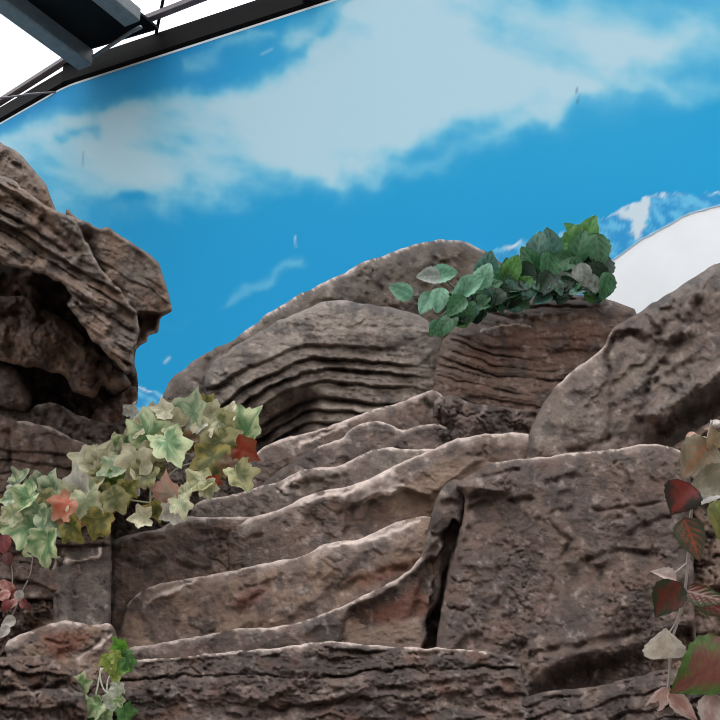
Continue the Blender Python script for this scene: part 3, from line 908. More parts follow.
tf = [(84, 690), (96, 676), (112, 664), (130, 660), (168, 658), (210, 654), (250, 650), (280, 648), (310, 643), (332, 641), (370, 645), (420, 648), (452, 648), (486, 652), (512, 656), (522, 664), (525, 684), (534, 712)]
solo(rock('rock', tf + [(540, 760), (560, 1600), (60, 1600), (70, 760)], -0.12, r_front,
          paint(DARK, MAUVE, 40, 270, 0.3, brush_hilite=[tf[3:14]], brush_hilite_w=2.6, sx=2), R=18, B=17, T=0.9, seed=270), 'long low layered rock forming the front foot of the steps')


# ------------------------------------------------------------------ mounds behind
def jt(u, v):
    c = np.where(u > 318, 0.085 * (u - 318), 0.0)
    x = np.clip(318 - u, 0, None)
    c = c + 0.74 * (np.sqrt(x * x + 400) - 20) * (0.55 + 0.45 * sm(v - 0.5 * (318 - u), 300, 400))
    return v - c


def r_mound(u, v, s):
    t = jt(u, v) + 2.2 * fbm(u, v, 26, 3, 301) + 3 * fbm(u, v, 70, 2, 302)
    low = sm(t, 330, 372)
    mod = np.clip(0.85 + 0.8 * fbm(u, v, 45, 3, 303, 2, 0.6), 0.15, 1.5) * (0.2 + 1.0 * low) * sm(440 - u, 5, 40)
    b = [250, 296, 322, 345, 358, 368, 381, 398, 409, 421, 434, 448, 470]
    pr = [0, 1, 1.5, 1.5, 2, 1, 1, -1, -4, -8, -13, -16, -18]
    h = layers(t, b, 11.0 * (1 + 0.7 * sm(310 - u, 0, 60)), pr, mod, 0.75)
    h += beds(t, 280, 460, 6.5, 1.5, 0.6, 305, mod * 0.7, 0.7) + 0.9 * ridged(u, v, 13, 3, 312, 2.0, 0.7)
    h += 6 * fbm(u, v, 90, 3, 306) + 3 * facets(u, v, 24, 307, 1.6, 0.6) + 0.8 * fbm(u, v, 5, 2, 308)
    h -= 46 * sm(sdf(u, v, [(222, 470), (250, 424), (284, 396), (306, 388), (318, 396), (316, 412), (310, 440), (280, 460)]), -8, 16)
    h += crack(u, v, [(206, 372), (206, 390), (208, 410)], 3, 8, 310) + crack(u, v, [(205, 368), (225, 360), (245, 355)], 2, 3, 311)
    return h


solo(rock('layered_mound', [(196, 425), (204, 400), (205, 376), (213, 363), (230, 349), (252, 336), (280, 320), (304, 310), (322, 302), (334, 299), (348, 301), (368, 304), (388, 307), (408, 311), (424, 317), (438, 330),
                   (446, 350), (450, 385), (440, 430), (380, 460), (300, 480), (220, 490)], 0.45, r_mound,
          paint(GREY, lin((128, 120, 111)), 44, 300, 0.0, sx=2, sy=0.7), R=34, B=32, T=0.5, seed=300, step=1.2), 'grey mound of thin curving rock layers with dark crevices')


def r_brown(u, v, s):
    t = v - 0.0013 * (u - 540) ** 2 * -1 + 5 * fbm(u, v, 60, 3, 321, 1.6) - 0.06 * (u - 540) + 2 * fbm(u, v, 18, 2, 328)
    mod = np.clip(0.45 + 1.2 * fbm(u, v, 40, 3, 322, 2.2, 0.5), 0.0, 1.5)
    h = beds(t, 280, 430, 11, 4.2, 1.4, 323, mod, 0.5) + beds(t, 280, 430, 5, 1.5, 0.6, 324, mod)
    return h + 7 * fbm(u, v, 80, 3, 325) + 3 * facets(u, v, 30, 326, 1.6, 0.7) + 0.7 * fbm(u, v, 5, 2, 327)


solo(rock('brown_mound', [(424, 400), (428, 380), (433, 362), (440, 344), (452, 329), (470, 315), (494, 303), (520, 297), (546, 294), (574, 294), (600, 297), (620, 302), (634, 309), (650, 330), (640, 380), (580, 440), (500, 440), (440, 430)], 0.40, r_brown,
          paint(lin((94, 74, 62)), BROWN, 44, 320, 0.3, sx=2, sy=0.7, brush_hilite=[[(480, 330), (510, 324), (530, 326)]], brush_hilite_w=1.6), R=44, B=34, T=0.45, seed=320), 'brown layered mound carrying the dark green leafy bush')
tk = [(160, 402), (165, 389), (175, 375), (190, 363), (207, 353), (216, 347), (226, 345), (246, 330), (266, 315), (284, 304), (300, 294), (320, 284), (345, 273), (362, 262), (384, 256), (400, 249), (420, 243), (440, 239), (464, 241), (484, 249), (500, 260)]


def r_back(u, v, s):
    h = 9 * fbm(u, v, 80, 3, 341) + 7 * facets(u, v, 44, 342) + 1.6 * ridged(u, v, 14, 3, 343) + 0.7 * fbm(u, v, 5, 2, 344)
    h += crack(u, v, [(205, 352), (206, 380), (204, 410)], 3, 7, 345)
    return h


solo(rock('rock', tk + [(520, 280), (540, 320), (530, 420), (400, 440), (160, 450)], 0.95, r_back,
          paint(OLIVE, lin((92, 83, 74)), 50, 340, 0.1, brush_hilite=[tk[7:20]], brush_hilite_w=1.8), R=26, B=26, T=0.12, seed=340, step=1.8), 'large brown hump rising against the sky mural behind the layered mound')

solo(rock('rock', [(432, 402), (444, 394), (456, 396), (468, 402), (486, 405), (506, 407), (524, 411), (545, 408), (560, 430), (540, 470), (440, 470)], 0.30,
          lambda u, v, s: rough_relief(350, 8, 12, 2.6, 40, 24)(u, v, s), paint(DARK, MAUVE, 30, 350, 0.1), R=12, B=12, T=0.4, seed=350),
     'small dark rock wedged below the brown mound, above the top ledge')


# ------------------------------------------------------------------ big boulder on the slope
def r_bould(u, v, s):
    h = 8 * fbm(u, v, 90, 3, 361) + 10 * facets((u - v) * .707, (u + v) * .707, 80, 362, 2.2, 0.7) + 1.5 * ridged(u - v * 0.4, v + u * 0.4, 18, 3, 363, 0.8, 1.6) * np.clip(0.6 + fbm(u, v, 60, 2, 368), 0.1, 1.3) + 0.8 * fbm(u, v, 5, 2, 364)
    h += crack(u, v, [(610, 340), (606, 360), (612, 378), (612, 395)], 4, 14, 365)
    h += crack(u, v, [(618, 338), (632, 333), (645, 340), (658, 336), (675, 318)], 4, 15, 366)
    h += crack(u, v, [(700, 300), (690, 322), (672, 348), (658, 372), (648, 398), (640, 418)], 5, 15, 367)
    h += ridge(u, v, [(720, 372), (690, 392), (666, 408), (650, 420)], 8, 14, 369)
    h += ridge(u, v, [(620, 400), (640, 380), (660, 350), (680, 330)], 9, 7, 370)
    h += crack(u, v, [(668, 376), (690, 360), (706, 352)], 4, 8, 372)
    h += patch(u, v, [(648, 312), (720, 268), (760, 260), (760, 360), (700, 392), (662, 424), (644, 414), (652, 380), (668, 346), (656, 330)], 15, 4, 373) + patch(u, v, [(614, 330), (640, 330), (662, 344), (640, 390), (622, 430), (606, 440), (612, 390), (606, 360)], -7, 3, 374)
    h -= 60 * sm(sdf(u, v, [(640, 455), (652, 428), (676, 412), (704, 396), (726, 376), (790, 350), (790, 470)]), -6, 18)
    h += crack(u, v, [(570, 452), (600, 443), (618, 436)], 3.5, 9, 371)
    return h


hb = [(526, 442), (533, 424), (544, 402), (558, 384), (574, 369), (590, 359), (602, 349), (608, 338), (613, 327), (632, 317), (652, 304), (672, 291), (692, 279), (714, 265), (750, 246)]
solo(rock('boulder', hb + [(750, 440), (720, 452), (690, 470), (620, 480), (550, 480), (524, 470)], 0.10, r_bould,
          paint(lin((98, 85, 78)), GREY, 50, 360, 0.08, brush_hilite=[hb[3:9]], brush_hilite_w=2.6), R=30, B=26, T=0.25, seed=360), 'big sloping grey brown boulder leaning up against the white wall')


# ------------------------------------------------------------------ big block
def r_block(u, v, s):
    h = 6 * fbm(u, v, 100, 3, 381) + 6 * facets(u, v, 70, 382, 1.3, 0.9) + 1.9 * ridged(u, v, 16, 3, 383) * np.clip(0.35 + 1.2 * fbm(u, v, 60, 2, 390) + sm(v, 520, 620) * 0.7, 0.1, 1.5) + 0.8 * fbm(u, v, 5, 2, 384)
    for i, (p, w, d) in enumerate((
            ([(456, 514), (470, 508), (486, 503), (502, 497)], 3, 6), ([(458, 500), (476, 496), (490, 494)], 2.5, 5), ([(512, 501), (531, 500)], 2.5, 6), ([(588, 560), (606, 554), (626, 551), (642, 553), (656, 556)], 3, 8),
            ([(628, 534), (640, 527), (652, 521), (668, 517)], 2.5, 6), ([(545, 484), (558, 479), (576, 476)], 2.5, 5), ([(550, 560), (552, 578), (556, 600)], 3, 6), ([(498, 570), (500, 590), (496, 610)], 3, 5),
            ([(470, 478), (500, 474), (520, 470)], 3, 7), ([(512, 636), (522, 645), (516, 662)], 4, 12), ([(590, 510), (640, 506), (672, 500)], 2, 4), ([(540, 520), (570, 540), (560, 562)], 3, 5),
            ([(530, 655), (570, 646), (600, 642), (650, 630)], 4, 8))):
        h = h + crack(u, v, p, w, d, 391 + i)
    h += patch(u, v, [(450, 505), (480, 497), (506, 490), (530, 520), (520, 560), (470, 540)], -4, 4, 410)
    und = sdf(u, v, [(522, 700), (546, 672), (580, 656), (620, 648), (660, 634), (720, 612), (720, 720), (522, 720)])
    h -= 46 * sm(und, -6, 22)
    h -= 16 * sm(sdf(u, v, [(600, 655), (610, 620), (650, 590), (700, 570), (700, 660)]), -4, 24)
    return h


tg = [(452, 486), (466, 478), (480, 468), (496, 462), (520, 459), (550, 456), (580, 452), (618, 449), (648, 444), (670, 446), (684, 452)]
solo(rock('stone_block', tg + [(691, 480), (694, 540), (694, 600), (700, 720), (520, 720), (500, 690), (434, 690), (437, 640), (441, 610), (448, 575), (456, 545), (463, 520), (466, 495)], -0.06, r_block,
          paint(lin((94, 79, 70)), lin((78, 66, 60)), 50, 380, 0.15, brush_hilite=[tg[3:]], brush_hilite_w=2.4), R=20, B=20, T=0.55, seed=380), 'massive square brown rock block beside the dark vertical cleft')

solo(rock('rock', [(668, 450), (690, 436), (705, 424), (730, 410), (800, 390), (800, 740), (640, 740), (650, 660), (680, 600), (684, 500)], 0.06,
          lambda u, v, s: rough_relief(420, 12, 16, 3.0, 60, 30)(u, v, s) - 18 * sm(sdf(u, v, [(690, 500), (720, 540), (700, 640), (660, 680), (660, 560)]), -5, 25),
          paint(BROWN, TAN, 40, 420, 0.25), R=14, B=12, T=0.4, seed=420, step=2.0), 'rough brown rock face behind the hanging red vine')


def r_br(u, v, s):
    t = v + 0.25 * (u - 600) + 7 * fbm(u, v, 50, 3, 431)
    return beds(t, 640, 800, 20, 5, 4, 432, 1.0) + 9 * fbm(u, v, 70, 3, 433) + 9 * facets(u, v, 32, 434) + 2 * ridged(u, v, 14, 3, 435)


solo(rock('rock', [(520, 700), (532, 694), (560, 690), (600, 686), (630, 678), (660, 670), (700, 668), (800, 655), (800, 1600), (520, 1600)], -0.14, r_br,
          paint(DARK, MAUVE, 36, 430, 0.1), R=18, B=18, T=0.8, seed=430), 'dark rock at the foot of the massive square block')

# pebbles on the ledge under the sloping boulder
for i, (pu, pv, r, c) in enumerate(((692, 437, 7, (190, 150, 130)), (704, 440, 5, (170, 150, 138)), (716, 424, 6, (200, 190, 182)), (718, 436, 5, (225, 220, 215)), (708, 430, 4, (150, 120, 104)))):
    ang = np.linspace(0, 2 * math.pi, 14, endpoint=False)
    pl = [(pu + r * (1 + .2 * math.sin(3 * q + i)) * math.cos(q), pv + .8 * r * math.sin(q)) for q in ang]
    cc = lin(c)
    solo(rock('pebble', pl, 0.0, lambda u, v, s: 0.6 * fbm(u, v, 6, 2, 440), lambda u, v, s, h, cc=cc: np.broadcast_to(cc, u.shape + (3,)) * (1 + .2 * fbm(u, v, 5, 2, 441))[:, None],
              R=r, B=r * 1.1, T=0.03, seed=440 + i, step=1.2, jit=0.3), 'small pale pebble lying under the sloping boulder near the vine top', 'pebble', 'pebbles under the sloping boulder')


# ------------------------------------------------------------------ LEAVES
class Foliage:
    def __init__(self): self.V = []; self.F = []; self.T = []; self.n = 0
    def add(self, V, F, T):
        self.V.append(V); self.T.append(T); self.F += [[i + self.n for i in f] for f in F]; self.n += len(V)
    def build(self, name, mat, parent):
        return link_mesh(name, np.concatenate(self.V), self.F, mat, parent, np.concatenate(self.T))


def frame(ang, tip_fwd, roll, up=0.45):
    """leaf axes: tip direction, side, face"""
    a = math.radians(ang)
    X = math.cos(a) * RGT + math.sin(a) * UPV
    Nn = -FWD + up * np.array([0, 0, 1.0]) + roll * np.cross(X, -FWD) + 0.0
    X = X + tip_fwd * -FWD
    X /= np.linalg.norm(X)
    Nn = Nn - (Nn @ X) * X; Nn /= np.linalg.norm(Nn)
    return X, np.cross(Nn, X), Nn


IVY_A = np.radians([0, 16, 30, 42, 58, 74, 90, 106, 122, 140, 160, 180])
IVY_R = np.array([1.0, .76, .66, .70, .90, .68, .60, .62, .70, .56, .44, .24])


def ivy_leaf(u, v, d, size, ang, cols, seed, tip_fwd=0.15, roll=0.0, up=0.45, thick=0.0):
    r = np.random.default_rng(seed)
    X, Y, Nn = frame(ang, tip_fwd, roll, up)
    sc = size * d / FPX * 0.62
    rings = [0.0, .25, .5, .72, .88, 1.0]; m = 40
    th = np.linspace(-math.pi, math.pi, m, endpoint=False)
    rr = np.interp(np.abs(th), IVY_A, IVY_R) * (1 + .06 * r.standard_normal(m))
    k1, k2, k3 = r.uniform(-.28, -.02), r.uniform(-.2, .25), r.uniform(.01, .035)
    loc = [(0.0, 0.0)]; ring = [0.0]; tha = [0.0]
    for q in rings[1:]:
        for t, R_ in zip(th, rr):
            loc.append((q * R_ * math.cos(t), q * R_ * math.sin(t))); ring.append(q); tha.append(t)
    loc = np.array(loc); ring = np.array(ring); tha = np.array(tha)
    x, y = loc[:, 0], loc[:, 1]
    k4 = r.uniform(0.05, 0.5)
    z = k1 * x * np.abs(x) + k2 * 0.7 * (y ** 2) + k4 * np.abs(y) + k3 * np.cos(tha * 6) * ring + 0.05 * np.sin(5 * x + 4 * y + seed)
    x = x - 0.25
    base = np.asarray(at(u, v, d))
    V = base + sc * (x[:, None] * X + y[:, None] * Y + z[:, None] * Nn)
    cc, ce, cv = [lin(c) for c in cols]
    nz = fbm(loc[:, 0] * 10 + seed * 3.1, loc[:, 1] * 10, 3.4, 3, 3)
    f = sm(ring + 0.75 * nz, .35, .85)
    T = mixc(np.broadcast_to(cc, (len(x), 3)), ce, f)
    vein = np.maximum.reduce([np.exp(-((np.abs(tha) - a) * ring / 0.10) ** 2) for a in (0, 1.01, 2.09)]) * sm(ring, 0.0, .2) * (1 - ring * .6)
    T = mixc(T, cv, vein * 0.3)
    T = T * (1 + .22 * nz)[:, None]
    F = [[0, 1 + i, 1 + (i + 1) % m] for i in range(m)]
    for k in range(len(rings) - 2):
        for i in range(m):
            a = 1 + k * m + i; b = 1 + k * m + (i + 1) % m
            F.append([a, a + m, b + m, b])
    return V, F, np.clip(T, .01, .9)


def oval_leaf(u, v, d, size, ang, cols, seed, tip_fwd=0.15, roll=0.0, up=0.45, width=0.36, fold=0.25, curl=-0.25, veins=6, vk=0.5, tipw=0.9, tpow=1.0):
    """cols: centre, edge, vein"""
    r = np.random.default_rng(seed)
    X, Y, Nn = frame(ang, tip_fwd, roll, up)
    sc = size * d / FPX
    nt_, ns_ = 22, 13
    t = np.linspace(0, 1, nt_); s = np.linspace(-1, 1, ns_)
    Tg, Sg = np.meshgrid(t, s, indexing='ij')
    w = width * 1.12 * np.sin(math.pi * np.clip(Tg, 0, 1) ** (tipw * 0.82)) ** np.where(Tg < 0.4, 0.7, tpow) * (1 - 0.12 * Tg) + 0.010
    w = w * (1 + 0.05 * np.sin(Tg * 40 + seed) * np.abs(Sg))
    x = Tg - 0.5 - 0.08 * np.abs(Sg) * 0
    y = Sg * w
    z = fold * np.abs(y) + curl * (Tg - 0.4) ** 2 + 0.02 * np.sin(2 * math.pi * (Tg - 0.4 * np.abs(Sg)) * veins) * np.abs(Sg) + 0.06 * np.sin(3 * x + 5 * y + seed)
    base = np.asarray(at(u, v, d))
    V = base + sc * (x[..., None] * X + y[..., None] * Y + z[..., None] * Nn)
    V = V.reshape(-1, 3)
    cc, ce, cv = [lin(c) for c in cols]
    nz = fbm(Tg * 9 + seed * 2.3, Sg * 5, 3.0, 3, 9)
    T = mixc(np.broadcast_to(cc, Tg.shape + (3,)), ce, sm(np.abs(Sg) + 0.5 * nz + 0.25 * (Tg - .5), .25, .8))
    ph = (Tg - 0.32 * np.abs(Sg)) * veins
    vn = np.maximum(np.exp(-(Sg / 0.10) ** 2), np.exp(-((ph - np.round(ph)) / 0.16) ** 2) * sm(1 - np.abs(Sg), 0.0, 0.5))
    T = mixc(T, cv, vn * vk) * (1 + .2 * nz)[..., None]
    F = []
    for i in range(nt_ - 1):
        for j in range(ns_ - 1):
            a = i * ns_ + j
            F.append([a, a + ns_, a + ns_ + 1, a + 1])
    return V, F, np.clip(T.reshape(-1, 3), .008, .92)


def curve_pts(pxd, n=6):
    """smooth path through (u, v, d) points"""
    P = np.array([at(*p) for p in pxd])
    out = []
    for i in range(len(P) - 1):
        p0 = P[max(i - 1, 0)]; p1 = P[i]; p2 = P[i + 1]; p3 = P[min(i + 2, len(P) - 1)]
        for k in range(n):
            t = k / n
            out.append(0.5 * (2 * p1 + (p2 - p0) * t + (2 * p0 - 5 * p1 + 4 * p2 - p3) * t * t + (3 * p1 - p0 - 3 * p2 + p3) * t ** 3))
    out.append(P[-1])
    return np.array(out)


IVYC = {
    'pale': ((150, 164, 124), (196, 194, 160), (206, 204, 176)),
    'cream': ((172, 168, 136), (198, 190, 160), (206, 200, 178)),
    'green': ((92, 134, 84), (186, 194, 150), (176, 190, 146)),
    'sage': ((112, 142, 106), (176, 184, 150), (184, 192, 166)),
    'dull': ((98, 104, 64), (158, 154, 110), (152, 150, 114)),
    'olive': ((78, 84, 36), (140, 128, 66), (136, 128, 76)),
    'lime': ((70, 108, 32), (110, 134, 56), (124, 144, 70)),
    'red': ((140, 48, 28), (120, 62, 34), (160, 80, 50)),
    'coral': ((186, 92, 68), (178, 124, 98), (200, 136, 110)),
    'pink': ((190, 170, 150), (186, 140, 126), (204, 180, 166)),
    'white': ((172, 170, 158), (192, 188, 174), (186, 182, 170)),
    'brown': ((84, 58, 36), (102, 76, 44), (110, 86, 54)),
}


def ivy_depth(u, v):
    return D0(v) + 0.0 - 0.06


ivy = empty('variegated_ivy', at(120, 545, ivy_depth(120, 545)))
tag(ivy, 'trailing variegated cream and green ivy with a few orange red leaves', 'plant')
leafs = [
    (21, 480, 30, 70, 'sage'), (25, 502, 38, 205, 'green'), (22, 527, 46, 178, 'green'), (46, 549, 46, 262, 'green'), (52, 484, 34, 80, 'sage'), (78, 480, 38, 100, 'white'), (62, 508, 34, 235, 'coral'),
    (85, 508, 38, 280, 'pale'), (74, 531, 32, 300, 'olive'), (98, 525, 36, 250, 'olive'), (107, 514, 22, 300, 'red'), (118, 480, 24, 60, 'lime'), (117, 501, 34, 310, 'dull'), (101, 493, 24, 200, 'olive'),
    (46, 500, 24, 300, 'dull'), (52, 524, 34, 320, 'sage'), (84, 462, 40, 150, 'cream'), (102, 456, 34, 60, 'cream'), (118, 452, 38, 110, 'cream'), (133, 464, 40, 250, 'cream'), (128, 442, 34, 80, 'green'),
    (140, 478, 28, 300, 'cream'), (132, 410, 18, 80, 'white'), (134, 430, 22, 190, 'cream'), (147, 428, 46, 88, 'green'), (171, 448, 46, 305, 'green'), (150, 453, 30, 250, 'cream'), (194, 407, 40, 92, 'sage'),
    (208, 402, 22, 60, 'olive'), (249, 424, 48, 62, 'green'), (195, 426, 30, 200, 'white'), (172, 422, 30, 150, 'cream'), (162, 410, 26, 170, 'cream'), (215, 414, 30, 10, 'cream'), (224, 424, 30, 320, 'dull'),
    (221, 447, 40, 290, 'dull'), (212, 464, 46, 262, 'olive'), (246, 452, 34, 330, 'red'), (228, 468, 26, 250, 'brown'), (241, 479, 36, 300, 'dull'), (189, 440, 20, 240, 'brown'), (143, 476, 32, 230, 'dull'),
    (168, 488, 36, 100, 'pink'), (181, 507, 27, 300, 'pale'), (196, 485, 38, 190, 'dull'), (207, 490, 24, 280, 'pale'), (154, 510, 26, 210, 'olive'), (140, 519, 26, 175, 'cream'), (214, 483, 18, 280, 'red'),
    (66, 494, 28, 120, 'pale'), (92, 488, 34, 60, 'pale'), (110, 470, 30, 200, 'sage'), (160, 436, 30, 20, 'pale'), (182, 412, 28, 130, 'dull'), (205, 432, 30, 230, 'cream'), (232, 436, 26, 20, 'dull'),
    (36, 514, 30, 240, 'sage'), (70, 520, 26, 200, 'coral'), (10, 515, 24, 200, 'pale'), (128, 492, 28, 260, 'olive'), (232, 412, 24, 10, 'cream'), (152, 412, 24, 100, 'cream'), (8, 500, 20, 190, 'sage'),
    (170, 513, 26, 200, 'white'), (185, 492, 22, 80, 'pale'), (120, 465, 28, 280, 'pale'), (100, 478, 26, 300, 'dull'),
]
fo = Foliage(); fr = Foliage(); fs = Foliage()
for i, (u, v, s, a, c) in enumerate(leafs):
    r = np.random.default_rng(900 + i)
    d = ivy_depth(u, v) - r.uniform(0.045, 0.12)
    L_ = ivy_leaf(u, v, d, s * 1.08, a + r.uniform(-12, 12), IVYC[c], 900 + i, r.uniform(-.15, .45), r.uniform(-.6, .6), r.uniform(.1, .7))
    (fr if c in ('red', 'coral') else fo).add(*L_)
spine = [(6, 520), (40, 515), (75, 505), (105, 490), (135, 460), (165, 440), (200, 428), (240, 440)]
for i in range(46):
    r = np.random.default_rng(2000 + i)
    k = r.uniform(0, len(spine) - 1.001); j = int(k); f_ = k - j
    u = spine[j][0] * (1 - f_) + spine[j + 1][0] * f_ + r.uniform(-14, 14); v = spine[j][1] * (1 - f_) + spine[j + 1][1] * f_ + r.uniform(-16, 22)
    fo.add(*ivy_leaf(u, v, ivy_depth(u, v) + r.uniform(-.01, .03), r.uniform(20, 32), r.uniform(0, 360), IVYC[['dull', 'olive', 'brown', 'sage', 'dull'][i % 5]], 2000 + i, r.uniform(-.2, .5), r.uniform(-.7, .7)))
for i in range(46):
    r = np.random.default_rng(2500 + i)
    k = r.uniform(0, len(spine) - 1.001); j = int(k); f_ = k - j
    u = spine[j][0] * (1 - f_) + spine[j + 1][0] * f_ + r.uniform(-16, 12); v = spine[j][1] * (1 - f_) + spine[j + 1][1] * f_ + r.uniform(-26, 12)
    fo.add(*ivy_leaf(u, v, ivy_depth(u, v) - r.uniform(.0, .035), r.uniform(22, 36), r.uniform(0, 360), IVYC[['pale', 'cream', 'sage', 'white', 'pale', 'cream', 'dull'][i % 7]], 2500 + i, r.uniform(-.3, .8), r.uniform(-1.1, 1.1), r.uniform(.1, .9)))
fo.build('foliage', M_LEAF, ivy)
tag(fr.build('red_foliage', M_LEAF, ivy), 'orange red leaves')
def dd(u, v, k=0.02): return (u, v, ivy_depth(u, v) - k)
for pts in ([(4, 526), (40, 520), (75, 510), (105, 494), (135, 466), (165, 446), (200, 434), (245, 446)], [(105, 494), (130, 500), (160, 505), (185, 515)], [(150, 500), (165, 480), (178, 468), (196, 462)], [(150, 508), (150, 490), (144, 476)], [(135, 466), (140, 440), (134, 415)]):
    V, F, T = tube('', curve_pts([dd(*p) for p in pts]), 0.0035, None, None, lin((150, 150, 120)))
    fs.add(np.array(V), F, np.array(T))
fs.build('stem', M_STEM, ivy)

# ------------------------------------------------------------------ bush on the brown mound
BUSH = {
    'mint': ((88, 142, 112), (124, 170, 142), (136, 178, 152)), 'mid': ((38, 86, 52), (62, 112, 74), (92, 140, 98)), 'dark': ((14, 40, 24), (22, 54, 34), (42, 76, 50)),
    'bright': ((66, 124, 54), (94, 146, 80), (124, 166, 102)), 'blue': ((52, 94, 82), (76, 120, 106), (112, 146, 130)), 'grey': ((122, 132, 124), (152, 158, 150), (168, 172, 164)),
}
def bush_depth(u, v): return D0(v) + 0.36 + 0.0006 * np.clip(u - 560, -60, 60)


bush = empty('leafy_bush', at(540, 298, 4.75))
tag(bush, 'dark green leafy bush trailing over the top of the brown mound', 'plant')
bl = [(401, 291, 26, 165, 'mint'), (429, 276, 26, 160, 'grey'), (443, 274, 30, 10, 'mint'), (427, 303, 28, 215, 'mint'), (439, 300, 28, 230, 'mint'), (447, 325, 30, 200, 'mid'), (435, 328, 20, 250, 'mid'), (462, 294, 32, 60, 'mint'),
      (456, 306, 28, 200, 'mid'), (470, 286, 34, 50, 'mint'), (488, 268, 36, 95, 'blue'), (484, 276, 30, 60, 'mint'), (478, 300, 30, 220, 'mid'), (500, 285, 30, 250, 'mid'), (506, 272, 30, 110, 'mid'), (520, 288, 34, 60, 'bright'),
      (512, 268, 30, 70, 'bright'), (530, 262, 36, 100, 'mid'), (538, 250, 40, 70, 'blue'), (550, 244, 34, 80, 'blue'), (548, 268, 36, 260, 'mid'), (563, 252, 30, 20, 'bright'), (562, 262, 30, 190, 'mid'), (576, 240, 40, 60, 'bright'),
      (588, 234, 40, 80, 'bright'), (580, 246, 34, 110, 'mid'), (598, 250, 38, 300, 'mid'), (602, 268, 36, 280, 'dark'), (576, 272, 34, 110, 'mid'), (582, 276, 28, 300, 'grey'), (592, 284, 28, 320, 'grey'), (560, 284, 34, 250, 'dark'),
      (596, 280, 40, 300, 'dark'), (545, 284, 30, 250, 'dark'), (572, 226 + 6, 26, 120, 'bright'), (490, 288, 30, 30, 'mid'), (468, 312, 26, 30, 'mid'), (496, 298, 24, 200, 'dark'), (606, 286, 30, 270, 'mid'), (526, 275, 30, 240, 'dark'), (590, 262, 30, 0, 'dark')]
fb = Foliage(); fs = Foliage()
for i, (u, v, s, a, c) in enumerate(bl):
    r = np.random.default_rng(3000 + i)
    fb.add(*oval_leaf(u, v, bush_depth(u, v) - r.uniform(.02, .12), s * 0.98, a + r.uniform(-30, 30), BUSH[c], 3000 + i, r.uniform(-.1, .5), r.uniform(-.4, .4), r.uniform(.2, .8), width=.33, veins=5, vk=.6, tipw=.95, tpow=.72))
for i in range(110):
    r = np.random.default_rng(3500 + i)
    u = r.uniform(452, 604); top = np.interp(u, [450, 490, 520, 540, 585, 606], [300, 268, 262, 246, 234, 256]); bot = np.interp(u, [450, 470, 500, 530, 606], [330, 318, 307, 301, 301])
    v = top + (bot - top) * r.uniform(0.1, 0.95)
    fb.add(*oval_leaf(u, v, bush_depth(u, v) + r.uniform(-.03, .05), r.uniform(16, 27), r.uniform(0, 360), BUSH[['dark', 'mid', 'mid', 'dark', 'blue', 'bright', 'mint'][i % 7]], 3500 + i, r.uniform(-.2, .6), r.uniform(-.7, .7), width=.32, veins=5, vk=.3, tipw=.95, tpow=.72))
for i in range(34):
    r = np.random.default_rng(3800 + i)
    u = 456 + 150 * i / 33 + r.uniform(-4, 4); v = np.interp(u, [450, 470, 494, 520, 546, 606], [320, 308, 297, 290, 287, 288]) + r.uniform(-5, 3)
    fb.add(*oval_leaf(u, v, bush_depth(u, v) - .05, r.uniform(17, 26), r.uniform(180, 360), BUSH[['dark', 'mid', 'dark', 'blue'][i % 4]], 3800 + i, r.uniform(.1, .6), r.uniform(-.6, .6), width=.32, veins=5, vk=.4, tipw=.95, tpow=.72))
fb.build('foliage', M_LEAF, bush)
for pts in ([(545, 296), (520, 282), (490, 282), (460, 300), (440, 318)], [(545, 296), (560, 270), (582, 244)], [(470, 296), (450, 284), (446, 276)], [(470, 298), (440, 292), (415, 296), (402, 292)], [(545, 296), (540, 268), (540, 250)], [(548, 296), (580, 284), (600, 272)]):
    V, F, T = tube('', curve_pts([(p[0], p[1], bush_depth(*p) - .02) for p in pts]), 0.004, None, None, lin((74, 84, 56)))
    fs.add(np.array(V), F, np.array(T))
fs.build('stem', M_STEM, bush)

